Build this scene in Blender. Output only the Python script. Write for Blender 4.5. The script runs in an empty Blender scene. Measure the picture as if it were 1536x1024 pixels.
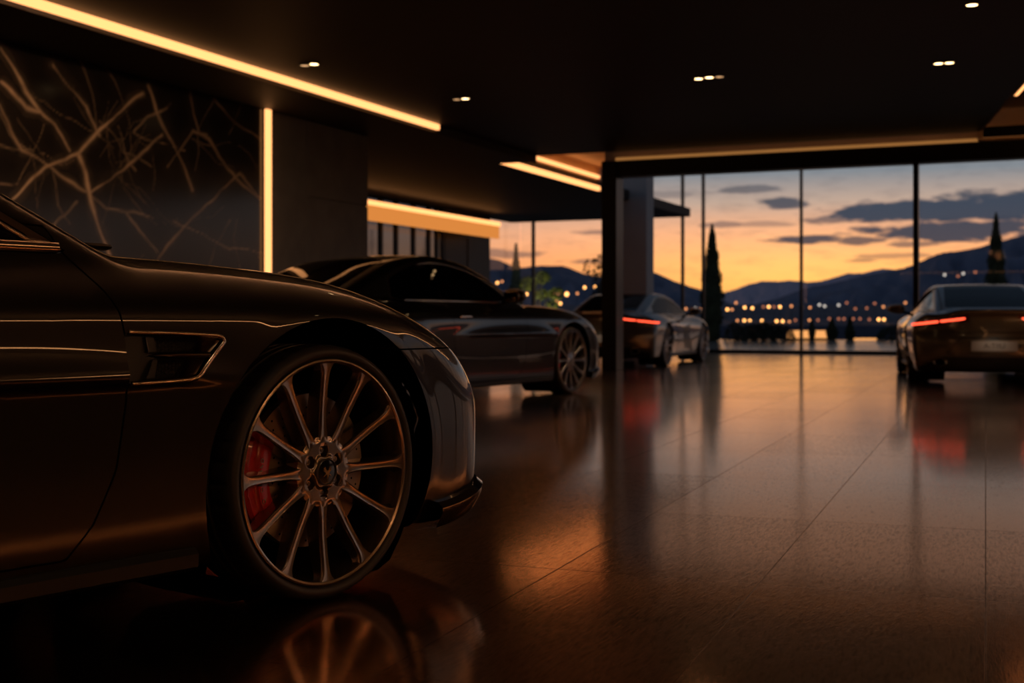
import bpy, bmesh, math, random
import numpy as np
from mathutils import Vector, Matrix
random.seed(7); RNG = np.random.default_rng(7)
PI = math.pi
SC = bpy.context.scene
COL = SC.collection
# ------------------------------------------------------------------ camera / pixel helpers
FPX, CX, HY, CH = 1900.0, 768.0, 480.0, 0.77
YAW = math.radians(23.5)
CA, SA = math.cos(YAW), math.sin(YAW)
FWD = np.array([-SA, CA, 0.0]); RGT = np.array([CA, SA, 0.0])

def P(px, py, d):
    v = d*FWD + (px-CX)/FPX*d*RGT
    return np.array([v[0], v[1], CH+(HY-py)/FPX*d])
def G(px, py):
    d = FPX*CH/(py-HY); p = P(px, py, d); p[2] = 0; return p
def onY(px, Y):            # depth at which a pixel column meets the plane y=Y
    k = (px-CX)/FPX; return Y/(CA+k*SA)
def onX(px, X):
    k = (px-CX)/FPX; return X/(k*CA-SA)
# ------------------------------------------------------------------ object helpers
def link(o, parent=None):
    COL.objects.link(o)
    if parent is not None: o.parent = parent
    return o
def tag(o, label=None, cat=None, group=None, kind=None):
    if label: o['label'] = label
    if cat: o['category'] = cat
    if group: o['group'] = group
    if kind: o['kind'] = kind
    return o
def empty(name, loc=(0, 0, 0), rz=0.0, parent=None):
    o = bpy.data.objects.new(name, None); link(o, parent)
    o.location = loc; o.rotation_euler = (0, 0, rz); o.empty_display_size = 0.1
    return o
def mesh(name, V, F, mat, parent=None, smooth=False, N=None, flat=None):
    me = bpy.data.meshes.new(name)
    me.from_pydata([tuple(map(float, v)) for v in V], [], [tuple(map(int, f)) for f in F])
    me.update()
    if smooth or N is not None:
        sm = np.ones(len(me.polygons), bool)
        if flat is not None: sm[flat:] = False
        me.polygons.foreach_set('use_smooth', sm)
    if N is not None:
        me.normals_split_custom_set_from_vertices([tuple(map(float, n)) for n in N])
    if mat is not None: me.materials.append(mat)
    o = bpy.data.objects.new(name, me); link(o, parent)
    return o
class MB:
    def __init__(s): s.V = []; s.F = []
    def add(s, V, F):
        b = len(s.V); s.V += [tuple(v) for v in V]; s.F += [tuple(i+b for i in f) for f in F]; return s
    def box(s, lo, hi):
        x0, y0, z0 = lo; x1, y1, z1 = hi
        V = [(x0,y0,z0),(x1,y0,z0),(x1,y1,z0),(x0,y1,z0),(x0,y0,z1),(x1,y0,z1),(x1,y1,z1),(x0,y1,z1)]
        return s.add(V, [(3,2,1,0),(4,5,6,7),(0,1,5,4),(1,2,6,5),(2,3,7,6),(3,0,4,7)])
    def prism(s, poly, z0, z1):
        n = len(poly)
        V = [(x, y, z0) for x, y in poly]+[(x, y, z1) for x, y in poly]
        F = [tuple(range(n-1, -1, -1)), tuple(range(n, 2*n))]+[(i, (i+1) % n, n+(i+1) % n, n+i) for i in range(n)]
        return s.add(V, F)
    def tube(s, pts, r, n=8, closed=False):
        pts = [np.array(p, float) for p in pts]; m = len(pts); V = []; F = []
        rr = r if hasattr(r, '__len__') else [r]*m
        up = np.array([0.0, 0, 1]); pa = None
        for i, p in enumerate(pts):
            a = pts[(i-1) % m] if (closed or i > 0) else p
            b = pts[(i+1) % m] if (closed or i < m-1) else p
            t = b-a; t /= np.linalg.norm(t)+1e-12
            if pa is None:
                pa = np.cross(t, up)
                if np.linalg.norm(pa) < .1: pa = np.cross(t, [1., 0, 0])
            pa = pa-t*np.dot(pa, t); pa /= np.linalg.norm(pa)
            q = np.cross(t, pa)
            for k in range(n):
                w = 2*PI*k/n; V.append(p+rr[i]*(pa*math.cos(w)+q*math.sin(w)))
        for i in range(m if closed else m-1):
            j = (i+1) % m
            for k in range(n):
                F.append((i*n+k, i*n+(k+1) % n, j*n+(k+1) % n, j*n+k))
        if not closed:
            F.append(tuple(range(n-1, -1, -1))); F.append(tuple((m-1)*n+k for k in range(n)))
        return s.add(V, F)
    def lathe_y(s, prof, n=48, closed=False, mod=None):
        # prof: list of (r, y) revolved about the y axis
        m = len(prof); V = []; F = []
        for i in range(n):
            w = 2*PI*i/n
            for j, (r, y) in enumerate(prof):
                if mod: r, y = mod(i, j, r, y)
                V.append((r*math.cos(w), y, r*math.sin(w)))
        for i in range(n):
            k = (i+1) % n
            for j in range(m if closed else m-1):
                l = (j+1) % m
                F.append((i*m+j, k*m+j, k*m+l, i*m+l))
        return s.add(V, F)
    def build(s, name, mat, parent=None, smooth=False, bevel=0, loc=None):
        o = mesh(name, s.V, s.F, mat, parent, smooth)
        if bevel:
            b = o.modifiers.new('bevel', 'BEVEL'); b.width = bevel; b.segments = 2; b.limit_method = 'ANGLE'
        if loc is not None: o.location = loc
        return o
def auto_smooth(o, deg=35):
    me = o.data; bm = bmesh.new(); bm.from_mesh(me)
    bmesh.ops.recalc_face_normals(bm, faces=bm.faces[:])
    for e in bm.edges:
        e.smooth = not (len(e.link_faces) == 2 and e.calc_face_angle(0) > math.radians(deg))
    for f in bm.faces: f.smooth = True
    bm.to_mesh(me); bm.free(); return o
def superell(c, a, e1=.7, e2=.7, nu=28, nv=16, shear=None):
    V = []; F = []
    sp = lambda v, e: math.copysign(abs(v)**e, v)
    for j in range(nv+1):
        ph = -PI/2+PI*j/nv
        for i in range(nu):
            th = 2*PI*i/nu
            x = a[0]*sp(math.cos(ph), e1)*sp(math.cos(th), e2); y = a[1]*sp(math.cos(ph), e1)*sp(math.sin(th), e2); z = a[2]*sp(math.sin(ph), e1)
            if shear: x, y, z = shear(x, y, z)
            V.append((c[0]+x, c[1]+y, c[2]+z))
    for j in range(nv):
        for i in range(nu):
            F.append((j*nu+i, j*nu+(i+1) % nu, (j+1)*nu+(i+1) % nu, (j+1)*nu+i))
    return V, F
# ------------------------------------------------------------------ materials
def nmat(name):
    m = bpy.data.materials.new(name); m.use_nodes = True
    nt = m.node_tree; b = nt.nodes['Principled BSDF']; return m, nt, b
def pbr(name, col, rough=.5, metal=0., coat=0., spec=.5, coat_r=.03, emit=None, es=0, alpha=None, noise=0., nscale=8):
    m, nt, b = nmat(name)
    b.inputs['Base Color'].default_value = (*col, 1); b.inputs['Roughness'].default_value = rough
    b.inputs['Metallic'].default_value = metal; b.inputs['Coat Weight'].default_value = coat
    b.inputs['Coat Roughness'].default_value = coat_r; b.inputs['Specular IOR Level'].default_value = spec
    if emit:
        b.inputs['Emission Color'].default_value = (*emit, 1); b.inputs['Emission Strength'].default_value = es
    if noise:
        tc = nt.nodes.new('ShaderNodeTexCoord'); n = nt.nodes.new('ShaderNodeTexNoise'); n.inputs['Scale'].default_value = nscale; n.inputs['Detail'].default_value = 6
        nt.links.new(tc.outputs['Object'], n.inputs['Vector'])
        r = nt.nodes.new('ShaderNodeMapRange'); r.inputs['To Min'].default_value = 1-noise; r.inputs['To Max'].default_value = 1+noise
        nt.links.new(n.outputs['Fac'], r.inputs['Value'])
        mx = nt.nodes.new('ShaderNodeVectorMath'); mx.operation = 'SCALE'; mx.inputs[0].default_value = col
        nt.links.new(r.outputs[0], mx.inputs['Scale']); nt.links.new(mx.outputs[0], b.inputs['Base Color'])
    return m
def emis(name, col, s):
    m = bpy.data.materials.new(name); m.use_nodes = True; nt = m.node_tree; nt.nodes.clear()
    e = nt.nodes.new('ShaderNodeEmission'); o = nt.nodes.new('ShaderNodeOutputMaterial')
    e.inputs[0].default_value = (*col, 1); e.inputs[1].default_value = s; nt.links.new(e.outputs[0], o.inputs[0]); return m
def thin_glass(name, tint=(1, 1, 1), ior=1.5, rough=0.0, refl=1.0):
    m = bpy.data.materials.new(name); m.use_nodes = True; nt = m.node_tree; nt.nodes.clear()
    t = nt.nodes.new('ShaderNodeBsdfTransparent'); t.inputs[0].default_value = (*tint, 1)
    g = nt.nodes.new('ShaderNodeBsdfGlossy'); g.inputs['Roughness'].default_value = rough
    f = nt.nodes.new('ShaderNodeFresnel'); f.inputs[0].default_value = ior
    mx = nt.nodes.new('ShaderNodeMixShader'); o = nt.nodes.new('ShaderNodeOutputMaterial')
    mm = nt.nodes.new('ShaderNodeMath'); mm.operation = 'MULTIPLY'; mm.inputs[1].default_value = refl
    geo = nt.nodes.new('ShaderNodeNewGeometry'); inv = nt.nodes.new('ShaderNodeMath'); inv.operation = 'SUBTRACT'; inv.inputs[0].default_value = 1.0; nt.links.new(geo.outputs['Backfacing'], inv.inputs[1])
    m2 = nt.nodes.new('ShaderNodeMath'); m2.operation = 'MULTIPLY'; nt.links.new(f.outputs[0], m2.inputs[0]); nt.links.new(inv.outputs[0], m2.inputs[1])
    nt.links.new(m2.outputs[0], mm.inputs[0]); nt.links.new(mm.outputs[0], mx.inputs[0])
    nt.links.new(t.outputs[0], mx.inputs[1]); nt.links.new(g.outputs[0], mx.inputs[2]); nt.links.new(mx.outputs[0], o.inputs[0]); return m
def paint(name, col, metal=.5, rough=.38):
    m, nt, b = nmat(name)
    b.inputs['Base Color'].default_value = (*col, 1); b.inputs['Metallic'].default_value = metal; b.inputs['Roughness'].default_value = rough
    b.inputs['Coat Weight'].default_value = 1.0; b.inputs['Coat Roughness'].default_value = .015; b.inputs['Coat IOR'].default_value = 1.5
    return m
M = {}
LEDC = (1.0, .405, .135)
M['led'] = emis('led_diffuser', LEDC, 2.05)
M['led_low'] = emis('led_diffuser_low', (1.0, .43, .15), .9); M['led_hi'] = emis('led_diffuser_bright', (1.0, .43, .15), 17.0); M['led_cove_hi'] = emis('led_cove_bright', (1.0, .56, .30), 30.0)
M['smoked'] = thin_glass('smoked_glass', (.31, .36, .43))
M['led_dim'] = emis('led_dim', (1.0, .42, .11), .30)
M['led_cove'] = emis('led_cove', (1.0, .42, .14), .17)
M['led_panel'] = emis('led_panel', (1.0, .34, .07), .72)
M['downlight'] = emis('downlight_lens', (1.0, .62, .28), 9.0)
M['downlight_low'] = emis('downlight_lens_low', (1.0, .55, .25), 1.0)
M['black_metal'] = pbr('black_metal', (.012, .012, .013), .35, .6)
M['ceiling'] = pbr('dark_ceiling', (.010, .007, .0055), .55, spec=.3, noise=.35, nscale=2)
M['soffit'] = pbr('dark_soffit', (.030, .024, .021), .6, spec=.3, noise=.2, nscale=2)
M['tan'] = pbr('tan_plaster', (.78, .55, .35), .7, noise=.12, nscale=3)
M['coffer'] = pbr('brown_coffer', (.42, .30, .21), .7, noise=.12, nscale=2)
M['concrete'] = pbr('concrete', (.125, .118, .110), .65, noise=.35, nscale=3.5)
M['wall_dark'] = pbr('dark_wall', (.035, .026, .020), .5, noise=.2)
M['pier'] = pbr('grey_render', (.34, .33, .34), .6, noise=.15, nscale=2)
M['glass'] = thin_glass('clear_glass', (.96, .97, .97))
M['rubber'] = pbr('tyre_rubber', (.034, .030, .028), .5, spec=.5)
M['rim'] = pbr('bronze_rim', (.38, .305, .245), .24, .95, coat=.5, coat_r=.08)
M['rim_far'] = pbr('grey_rim', (.25, .23, .22), .3, .95)
M['disc'] = pbr('brake_steel', (.38, .31, .26), .42, .9)
M['caliper'] = pbr('red_caliper', (.72, .009, .014), .32, 0, coat=.6)
M['mark'] = pbr('pale_mark', (.55, .42, .35), .4, .5)
M['gold'] = pbr('gold_emblem', (.75, .45, .16), .25, 1.0)
M['chrome'] = pbr('chrome', (.62, .54, .47), .12, 1.0)
M['dark_chrome'] = pbr('dark_chrome', (.42, .34, .27), .18, 1.0)
M['plastic'] = pbr('black_plastic', (.010, .009, .009), .45, spec=.4)
M['gloss_black'] = pbr('gloss_black', (.006, .005, .005), .12, coat=1)
M['liner'] = pbr('wheel_liner', (.004, .004, .004), .9, spec=.1)
M['lens'] = pbr('lamp_lens', (.22, .22, .23), .16, .7, coat=1)
M['taillens'] = pbr('tail_lens', (.10, .006, .005), .08, 0, coat=1)
M['tailbar'] = emis('tail_bar', (1.0, .085, .035), 2.6)
M['tint'] = thin_glass('tinted_glass', (.10, .10, .105), 1.45, refl=.75)
M['leather'] = pbr('dark_leather', (.03, .022, .018), .5)
M['plate'] = pbr('plate_face', (.42, .37, .33), .9, spec=.1)
M['plate_ink'] = pbr('plate_ink', (.08, .07, .065), .6)
M['paint_a'] = paint('black_brown_paint', (.0065, .0038, .0028), .6, .40)
M['paint_b'] = paint('black_paint', (.007, .0055, .005), .5, .34)
M['paint_c'] = paint('bronze_grey_paint', (.17, .135, .105), .75, .34)
M['paint_d'] = paint('dark_bronze_paint', (.125, .115, .10), .75, .36)
M['leaf'] = pbr('cypress_leaf', (.030, .045, .016), .7, noise=.4, nscale=6)
M['leaf_y'] = pbr('bright_leaf', (.16, .19, .03), .6, noise=.4, nscale=6)
M['leaf_d'] = pbr('shrub_leaf', (.020, .028, .014), .7, noise=.4, nscale=6)
M['bark'] = pbr('bark', (.05, .035, .025), .8)
M['town'] = [emis('town_lamp_%d' % i, c, s) for i, (c, s) in enumerate([((1, .43, .12), 5.2), ((1, .36, .13), 1.9), ((.75, .66, .58), 1.7), ((1, .32, .16), .75)])]
M['garden'] = emis('garden_light', (1.0, .42, .13), 1.15)
M['pot'] = pbr('dark_pot', (.03, .028, .026), .6)

def floor_mat():
    m, nt, b = nmat('dark_wood_stone_floor'); N = nt.nodes.new; L = nt.links.new
    tc = N('ShaderNodeTexCoord'); mp = N('ShaderNodeMapping'); mp.inputs['Rotation'].default_value = (0, 0, math.radians(-3)); L(tc.outputs['Object'], mp.inputs[0])
    # streaky grain along y
    st = N('ShaderNodeMapping'); st.inputs['Scale'].default_value = (26, 2.6, 1); L(mp.outputs[0], st.inputs[0])
    n1 = N('ShaderNodeTexNoise'); n1.inputs['Scale'].default_value = 2.2; n1.inputs['Detail'].default_value = 7; n1.inputs['Roughness'].default_value = .62; n1.inputs['Distortion'].default_value = .6; L(st.outputs[0], n1.inputs['Vector'])
    n2 = N('ShaderNodeTexNoise'); n2.inputs['Scale'].default_value = 1.3; n2.inputs['Detail'].default_value = 4; L(mp.outputs[0], n2.inputs['Vector'])
    # tiles .6 x 1.2 : bricks
    br = N('ShaderNodeTexBrick'); br.offset = 0.0; br.inputs['Scale'].default_value = 1; br.inputs['Brick Width'].default_value = .62; br.inputs['Row Height'].default_value = 1.24
    br.inputs['Mortar Size'].default_value = .0028; br.inputs['Mortar Smooth'].default_value = .3; br.inputs['Bias'].default_value = 0
    br.inputs['Color1'].default_value = (.2, .2, .2, 1); br.inputs['Color2'].default_value = (.8, .8, .8, 1); br.inputs['Mortar'].default_value = (.5, .5, .5, 1); L(mp.outputs[0], br.inputs['Vector'])
    cr = N('ShaderNodeValToRGB'); cr.color_ramp.elements[0].position = .30; cr.color_ramp.elements[0].color = (.014, .0075, .0042, 1); cr.color_ramp.elements[1].position = .75; cr.color_ramp.elements[1].color = (.060, .030, .014, 1)
    mx0 = N('ShaderNodeMix'); mx0.inputs[0].default_value = .45; L(n1.outputs['Fac'], mx0.inputs[2]); L(n2.outputs['Fac'], mx0.inputs[3]); L(mx0.outputs[0], cr.inputs[0])
    hv = N('ShaderNodeHueSaturation'); mr = N('ShaderNodeMapRange'); mr.inputs['From Min'].default_value = .2; mr.inputs['From Max'].default_value = .8; mr.inputs['To Min'].default_value = .75; mr.inputs['To Max'].default_value = 1.25
    L(br.outputs['Color'], mr.inputs['Value']); L(mr.outputs[0], hv.inputs['Value']); L(cr.outputs[0], hv.inputs['Color'])
    mo = N('ShaderNodeMix'); mo.data_type = 'RGBA'; mo.inputs['B'].default_value = (.004, .003, .002, 1); L(br.outputs['Fac'], mo.inputs[0]); L(hv.outputs[0], mo.inputs['A']); L(mo.outputs['Result'], b.inputs['Base Color'])
    # roughness
    rr = N('ShaderNodeMapRange'); rr.inputs['From Min'].default_value = .25; rr.inputs['From Max'].default_value = .75; rr.inputs['To Min'].default_value = .06; rr.inputs['To Max'].default_value = .13; L(mx0.outputs[0], rr.inputs['Value'])
    ra = N('ShaderNodeMath'); ra.operation = 'MULTIPLY_ADD'; ra.inputs[1].default_value = .12; L(br.outputs['Fac'], ra.inputs[0]); L(rr.outputs[0], ra.inputs[2]); L(ra.outputs[0], b.inputs['Roughness'])
    # bump
    sf = N('ShaderNodeMapping'); sf.inputs['Scale'].default_value = (70, 11, 1); L(mp.outputs[0], sf.inputs[0])
    n3 = N('ShaderNodeTexNoise'); n3.inputs['Scale'].default_value = 1.6; n3.inputs['Detail'].default_value = 6; n3.inputs['Roughness'].default_value = .6; n3.inputs['Distortion'].default_value = .8; L(sf.outputs[0], n3.inputs['Vector'])
    a1 = N('ShaderNodeMath'); a1.operation = 'MULTIPLY_ADD'; a1.inputs[1].default_value = .8; L(n3.outputs['Fac'], a1.inputs[0]); L(n1.outputs['Fac'], a1.inputs[2])
    a2 = N('ShaderNodeMath'); a2.operation = 'MULTIPLY_ADD'; a2.inputs[1].default_value = -.35; L(br.outputs['Fac'], a2.inputs[0]); L(a1.outputs[0], a2.inputs[2])
    bp = N('ShaderNodeBump'); bp.inputs['Strength'].default_value = .08; bp.inputs['Distance'].default_value = .0022; L(a2.outputs[0], bp.inputs['Height']); L(bp.outputs[0], b.inputs['Normal'])
    b.inputs['Specular IOR Level'].default_value = 0.0
    fr = N('ShaderNodeFresnel'); fr.inputs['IOR'].default_value = 1.5
    fp = N('ShaderNodeMath'); fp.operation = 'POWER'; fp.inputs[1].default_value = 1.0; L(fr.outputs[0], fp.inputs[0])
    # grain, tile and joint variation of the lacquer
    v1 = N('ShaderNodeMapRange'); v1.inputs['From Min'].default_value = .32; v1.inputs['From Max'].default_value = .68; v1.inputs['To Min'].default_value = .72; v1.inputs['To Max'].default_value = 1.28; L(n3.outputs['Fac'], v1.inputs['Value'])
    v2 = N('ShaderNodeMapRange'); v2.inputs['From Min'].default_value = .2; v2.inputs['From Max'].default_value = .8; v2.inputs['To Min'].default_value = .88; v2.inputs['To Max'].default_value = 1.12; L(br.outputs['Color'], v2.inputs['Value'])
    v3 = N('ShaderNodeMath'); v3.operation = 'MULTIPLY'; L(v1.outputs[0], v3.inputs[0]); L(v2.outputs[0], v3.inputs[1])
    v4 = N('ShaderNodeMath'); v4.operation = 'MULTIPLY_ADD'; v4.inputs[1].default_value = -.45; v4.inputs[2].default_value = 1.0; L(br.outputs['Fac'], v4.inputs[0])
    v5 = N('ShaderNodeMath'); v5.operation = 'MULTIPLY'; v5.use_clamp = True; L(v3.outputs[0], v5.inputs[0]); L(v4.outputs[0], v5.inputs[1])
    def lobe(ca, cb, rough, bump):
        t = N('ShaderNodeMix'); t.data_type = 'RGBA'; L(fp.outputs[0], t.inputs[0]); t.inputs['A'].default_value = (*ca, 1); t.inputs['B'].default_value = (*cb, 1)
        q = N('ShaderNodeVectorMath'); q.operation = 'SCALE'; L(t.outputs['Result'], q.inputs[0]); L(v5.outputs[0], q.inputs['Scale'])
        g = N('ShaderNodeBsdfGlossy'); g.distribution = 'MULTI_GGX'; L(q.outputs[0], g.inputs['Color']); L(bump.outputs[0], g.inputs['Normal'])
        if isinstance(rough, float): g.inputs['Roughness'].default_value = rough
        else: L(rough, g.inputs['Roughness'])
        return g
    bp2 = N('ShaderNodeBump'); bp2.inputs['Strength'].default_value = .45; bp2.inputs['Distance'].default_value = .0022; L(a2.outputs[0], bp2.inputs['Height'])
    gl = lobe((.78, .36, .165), (1.0, 1.0, .96), ra.outputs[0], bp); g2 = lobe((.85, .45, .20), (1.0, .92, .80), .22, bp2)
    mg = N('ShaderNodeMixShader'); mg.inputs[0].default_value = .30; L(gl.outputs[0], mg.inputs[1]); L(g2.outputs[0], mg.inputs[2])
    mxs = N('ShaderNodeMixShader'); ff = N('ShaderNodeMath'); ff.operation = 'MULTIPLY_ADD'; ff.inputs[1].default_value = 4.2; ff.inputs[2].default_value = .01; L(fr.outputs[0], ff.inputs[0]); fm = N('ShaderNodeMath'); fm.operation = 'MINIMUM'; fm.inputs[1].default_value = .97; L(ff.outputs[0], fm.inputs[0]); L(fm.outputs[0], mxs.inputs[0]); L(b.outputs[0], mxs.inputs[1]); L(mg.outputs[0], mxs.inputs[2])
    L(mxs.outputs[0], nt.nodes['Material Output'].inputs[0])
    return m
M['floor'] = floor_mat()
def deck_mat():
    m, nt, b = nmat('terrace_stone'); N = nt.nodes.new; L = nt.links.new
    b.inputs['Base Color'].default_value = (.30, .25, .22, 1); b.inputs['Specular IOR Level'].default_value = 1.0
    tc = N('ShaderNodeTexCoord'); n = N('ShaderNodeTexNoise'); n.inputs['Scale'].default_value = .6; n.inputs['Detail'].default_value = 4; L(tc.outputs['Object'], n.inputs['Vector'])
    r = N('ShaderNodeMapRange'); r.inputs['To Min'].default_value = .12; r.inputs['To Max'].default_value = .24; L(n.outputs['Fac'], r.inputs['Value']); L(r.outputs[0], b.inputs['Roughness']); return m
M['deck'] = deck_mat()
# ------------------------------------------------------------------ render settings
vs = SC.view_settings; SC.display_settings.display_device = 'sRGB'
vs.view_transform = 'Standard'; vs.look = 'None'; vs.gamma = 1.0; vs.exposure = 0.0
try: vs.use_curve_mapping = False
except Exception: pass
cy = SC.cycles
cy.use_denoising = True
cy.max_bounces = 10; cy.glossy_bounces = 6; cy.transparent_max_bounces = 24; cy.diffuse_bounces = 4
cy.sample_clamp_indirect = 6.0; cy.caustics_reflective = False; cy.caustics_refractive = False
cd = bpy.data.cameras.new('camera'); cam = bpy.data.objects.new('camera', cd); link(cam)
cd.sensor_width = 36; cd.sensor_fit = 'HORIZONTAL'; cd.lens = FPX*36/1536; cd.shift_y = -(512-HY)/1536
cam.location = (0, 0, CH); cam.rotation_euler = (PI/2, 0, YAW)
cd.clip_start = .05; cd.clip_end = 30000
cd.dof.use_dof = True; cd.dof.focus_distance = 3.45; cd.dof.aperture_fstop = 3.8
SC.camera = cam
# ------------------------------------------------------------------ sky
def build_world():
    w = bpy.data.worlds.new('dusk_sky'); SC.world = w; w.use_nodes = True; nt = w.node_tree; nt.nodes.clear()
    N = nt.nodes.new; L = nt.links.new
    def math_(op, a, b=None, c=None):
        n = N('ShaderNodeMath'); n.operation = op
        for i, v in enumerate((a, b, c)):
            if v is None: continue
            if isinstance(v, (int, float)): n.inputs[i].default_value = v
            else: L(v, n.inputs[i])
        return n.outputs[0]
    def dot(v, d):
        n = N('ShaderNodeVectorMath'); n.operation = 'DOT_PRODUCT'; L(v, n.inputs[0]); n.inputs[1].default_value = tuple(d); return n.outputs['Value']
    tc = N('ShaderNodeTexCoord'); D = tc.outputs['Generated']
    az = math_('ARCTAN2', dot(D, RGT), dot(D, FWD)); el = math_('ARCSINE', dot(D, (0, 0, 1)))
    eld = math_('MULTIPLY', el, 180/PI)
    def ramp(v, stops, lo, hi):
        m = N('ShaderNodeMapRange'); L(v, m.inputs['Value']); m.inputs['From Min'].default_value = lo; m.inputs['From Max'].default_value = hi
        r = N('ShaderNodeValToRGB'); L(m.outputs[0], r.inputs[0]); e = r.color_ramp.elements
        for i, (p, c) in enumerate(stops):
            q = (p-lo)/(hi-lo)
            x = e[i] if i < 2 else e.new(q)
            x.position = q; x.color = (*c, 1)
        return r.outputs[0]
    warm = ramp(eld, [(-3, (.10, .055, .04)), (24, (.036, .053, .080)), (-.2, (.85, .31, .10)), (1.5, (1.22, .42, .12)), (2.6, (1.28, .48, .175)), (3.9, (1.12, .51, .265)), (5.2, (.62, .43, .33)), (6.5, (.25, .275, .305)), (7.3, (.25, .24, .24)), (8.6, (.25, .165, .12)), (12.5, (.17, .115, .09)), (17.5, (.06, .072, .095))], -3, 24)
    cool = ramp(eld, [(-3, (.05, .04, .04)), (24, (.032, .050, .080)), (0, (.30, .15, .085)), (3.5, (.30, .24, .21)), (7, (.21, .23, .27)), (13, (.12, .155, .21))], -3, 24)
    az0 = math.atan((1190-CX)/FPX)
    da = math_('SUBTRACT', az, az0)
    q = math_('DIVIDE', da, .62); g = math_('EXPONENT', math_('MULTIPLY', math_('MULTIPLY', q, q), -1))
    mx = N('ShaderNodeMix'); mx.data_type = 'RGBA'; L(g, mx.inputs[0]); L(cool, mx.inputs['A']); L(warm, mx.inputs['B'])
    # glow round the place where the sun went down
    q1 = math_('DIVIDE', da, .13); q2 = math_('DIVIDE', math_('SUBTRACT', el, .034), .026)
    gg = math_('EXPONENT', math_('MULTIPLY', math_('ADD', math_('MULTIPLY', q1, q1), math_('MULTIPLY', q2, q2)), -1))
    gl = N('ShaderNodeMix'); gl.data_type = 'RGBA'; gl.blend_type = 'ADD'; L(gg, gl.inputs[0]); L(mx.outputs['Result'], gl.inputs['A']); gl.inputs['B'].default_value = (.30, .25, .03, 1)
    # clouds: soft ellipses in azimuth and elevation, edges broken by noise
    cv = N('ShaderNodeCombineXYZ'); L(az, cv.inputs[0]); L(el, cv.inputs[1])
    sc = N('ShaderNodeVectorMath'); sc.operation = 'MULTIPLY'; L(cv.outputs[0], sc.inputs[0]); sc.inputs[1].default_value = (26, 95, 1)
    no = N('ShaderNodeTexNoise'); no.inputs['Scale'].default_value = 1.5; no.inputs['Detail'].default_value = 6; no.inputs['Roughness'].default_value = .58; L(sc.outputs[0], no.inputs['Vector'])
    nz = math_('MULTIPLY', math_('SUBTRACT', no.outputs['Fac'], .5), 1.9)
    clouds = [(1445, 316, 165, 22, 1), (1325, 319, 95, 15, 1), (1520, 303, 90, 20, 1), (1440, 345, 150, 17, .98), (1245, 329, 40, 7, .75), (1213, 359, 58, 7, .95), (1290, 361, 40, 8, .85),
              (1370, 366, 40, 5, .7), (1125, 284, 48, 7, .65), (1172, 305, 38, 10, .9), (1080, 337, 34, 5, .6), (1150, 336, 44, 5, .45), (757, 381, 60, 8, .65), (900, 348, 40, 4, .6), (900, 392, 52, 5, .6), (1000, 291, 70, 6, .4), (1290, 391, 26, 3, .6), (1340, 384, 60, 5, .5)]
    acc = None
    for (px, py, hw, hh, dn) in clouds:
        a0 = math.atan((px-CX)/FPX); e0 = math.atan((HY-py)/FPX*math.cos(a0))
        s = N('ShaderNodeVectorMath'); s.operation = 'SUBTRACT'; L(cv.outputs[0], s.inputs[0]); s.inputs[1].default_value = (a0, e0, 0)
        m = N('ShaderNodeVectorMath'); m.operation = 'MULTIPLY'; L(s.outputs[0], m.inputs[0]); m.inputs[1].default_value = (FPX/hw, FPX/hh, 0)
        l = N('ShaderNodeVectorMath'); l.operation = 'LENGTH'; L(m.outputs[0], l.inputs[0])
        r = N('ShaderNodeMapRange'); r.interpolation_type = 'SMOOTHSTEP'; L(math_('ADD', l.outputs['Value'], nz), r.inputs['Value'])
        r.inputs['From Min'].default_value = 1.12; r.inputs['From Max'].default_value = .62; r.inputs['To Min'].default_value = 0; r.inputs['To Max'].default_value = dn
        acc = r.outputs[0] if acc is None else math_('MAXIMUM', acc, r.outputs[0])
    thin = N('ShaderNodeMapRange'); L(no.outputs['Fac'], thin.inputs['Value']); thin.inputs['From Min'].default_value = .5; thin.inputs['From Max'].default_value = .8; thin.inputs['To Max'].default_value = .28
    acc = math_('MAXIMUM', acc, thin.outputs[0])
    cm = N('ShaderNodeMix'); cm.data_type = 'RGBA'; L(acc, cm.inputs[0]); L(gl.outputs['Result'], cm.inputs['A'])
    cc = ramp(eld, [(0, (.13, .075, .075)), (8, (.052, .062, .085)), (3, (.072, .068, .088)), (5, (.052, .066, .098))], 0, 8)
    L(cc, cm.inputs['B'])
    bg = N('ShaderNodeBackground'); L(cm.outputs['Result'], bg.inputs[0]); bg.inputs[1].default_value = 1.0
    o = N('ShaderNodeOutputWorld'); L(bg.outputs[0], o.inputs[0])
build_world()
# ------------------------------------------------------------------ building shell
ST = dict(kind='structure')
ZC, ZS = 3.34, 3.25            # main ceiling, lower soffit
XW, XL = -8.60, -12.60         # left wall, far left glass wall
YE, YG = 18.35, 29.5           # ceiling edge, far glass
tag(MB().box((-13.2, -6, -.25), (6.3, YG+.05, 0)).build('floor', M['floor']), **ST)
def coffer_x(y): return -1.05+.177*(18.4-y)
BX, BY = -3.0, 9.4              # bay over the aisle, added out of view to give the near car its sheen
c = MB()
c.prism([(-7.56, -6), (BX, -6), (BX, BY), (coffer_x(BY), BY), (coffer_x(YE), YE), (-7.56, YE)], ZC, ZC+.30)
tag(c.build('ceiling', M['ceiling']), **ST)
s = MB(); s.box((XW-.3, -6, ZS), (-7.60, 14.9, ZC+.3)); s.box((XL-.3, 14.9, ZS), (-8.2, YG+.1, ZS+.20)); s.box((-8.2, 14.9, ZS), (-7.60, YE, ZC+.3)); s.box((-8.26, YE, ZS+.19), (-8.2, 23.2, ZS+.21))
tag(s.build('ceiling', M['soffit']), **ST)
tag(MB().box((-7.60, -6, ZS-.02), (-7.56, YE, ZC+.3)).build('trim', M['soffit']), **ST)
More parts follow.
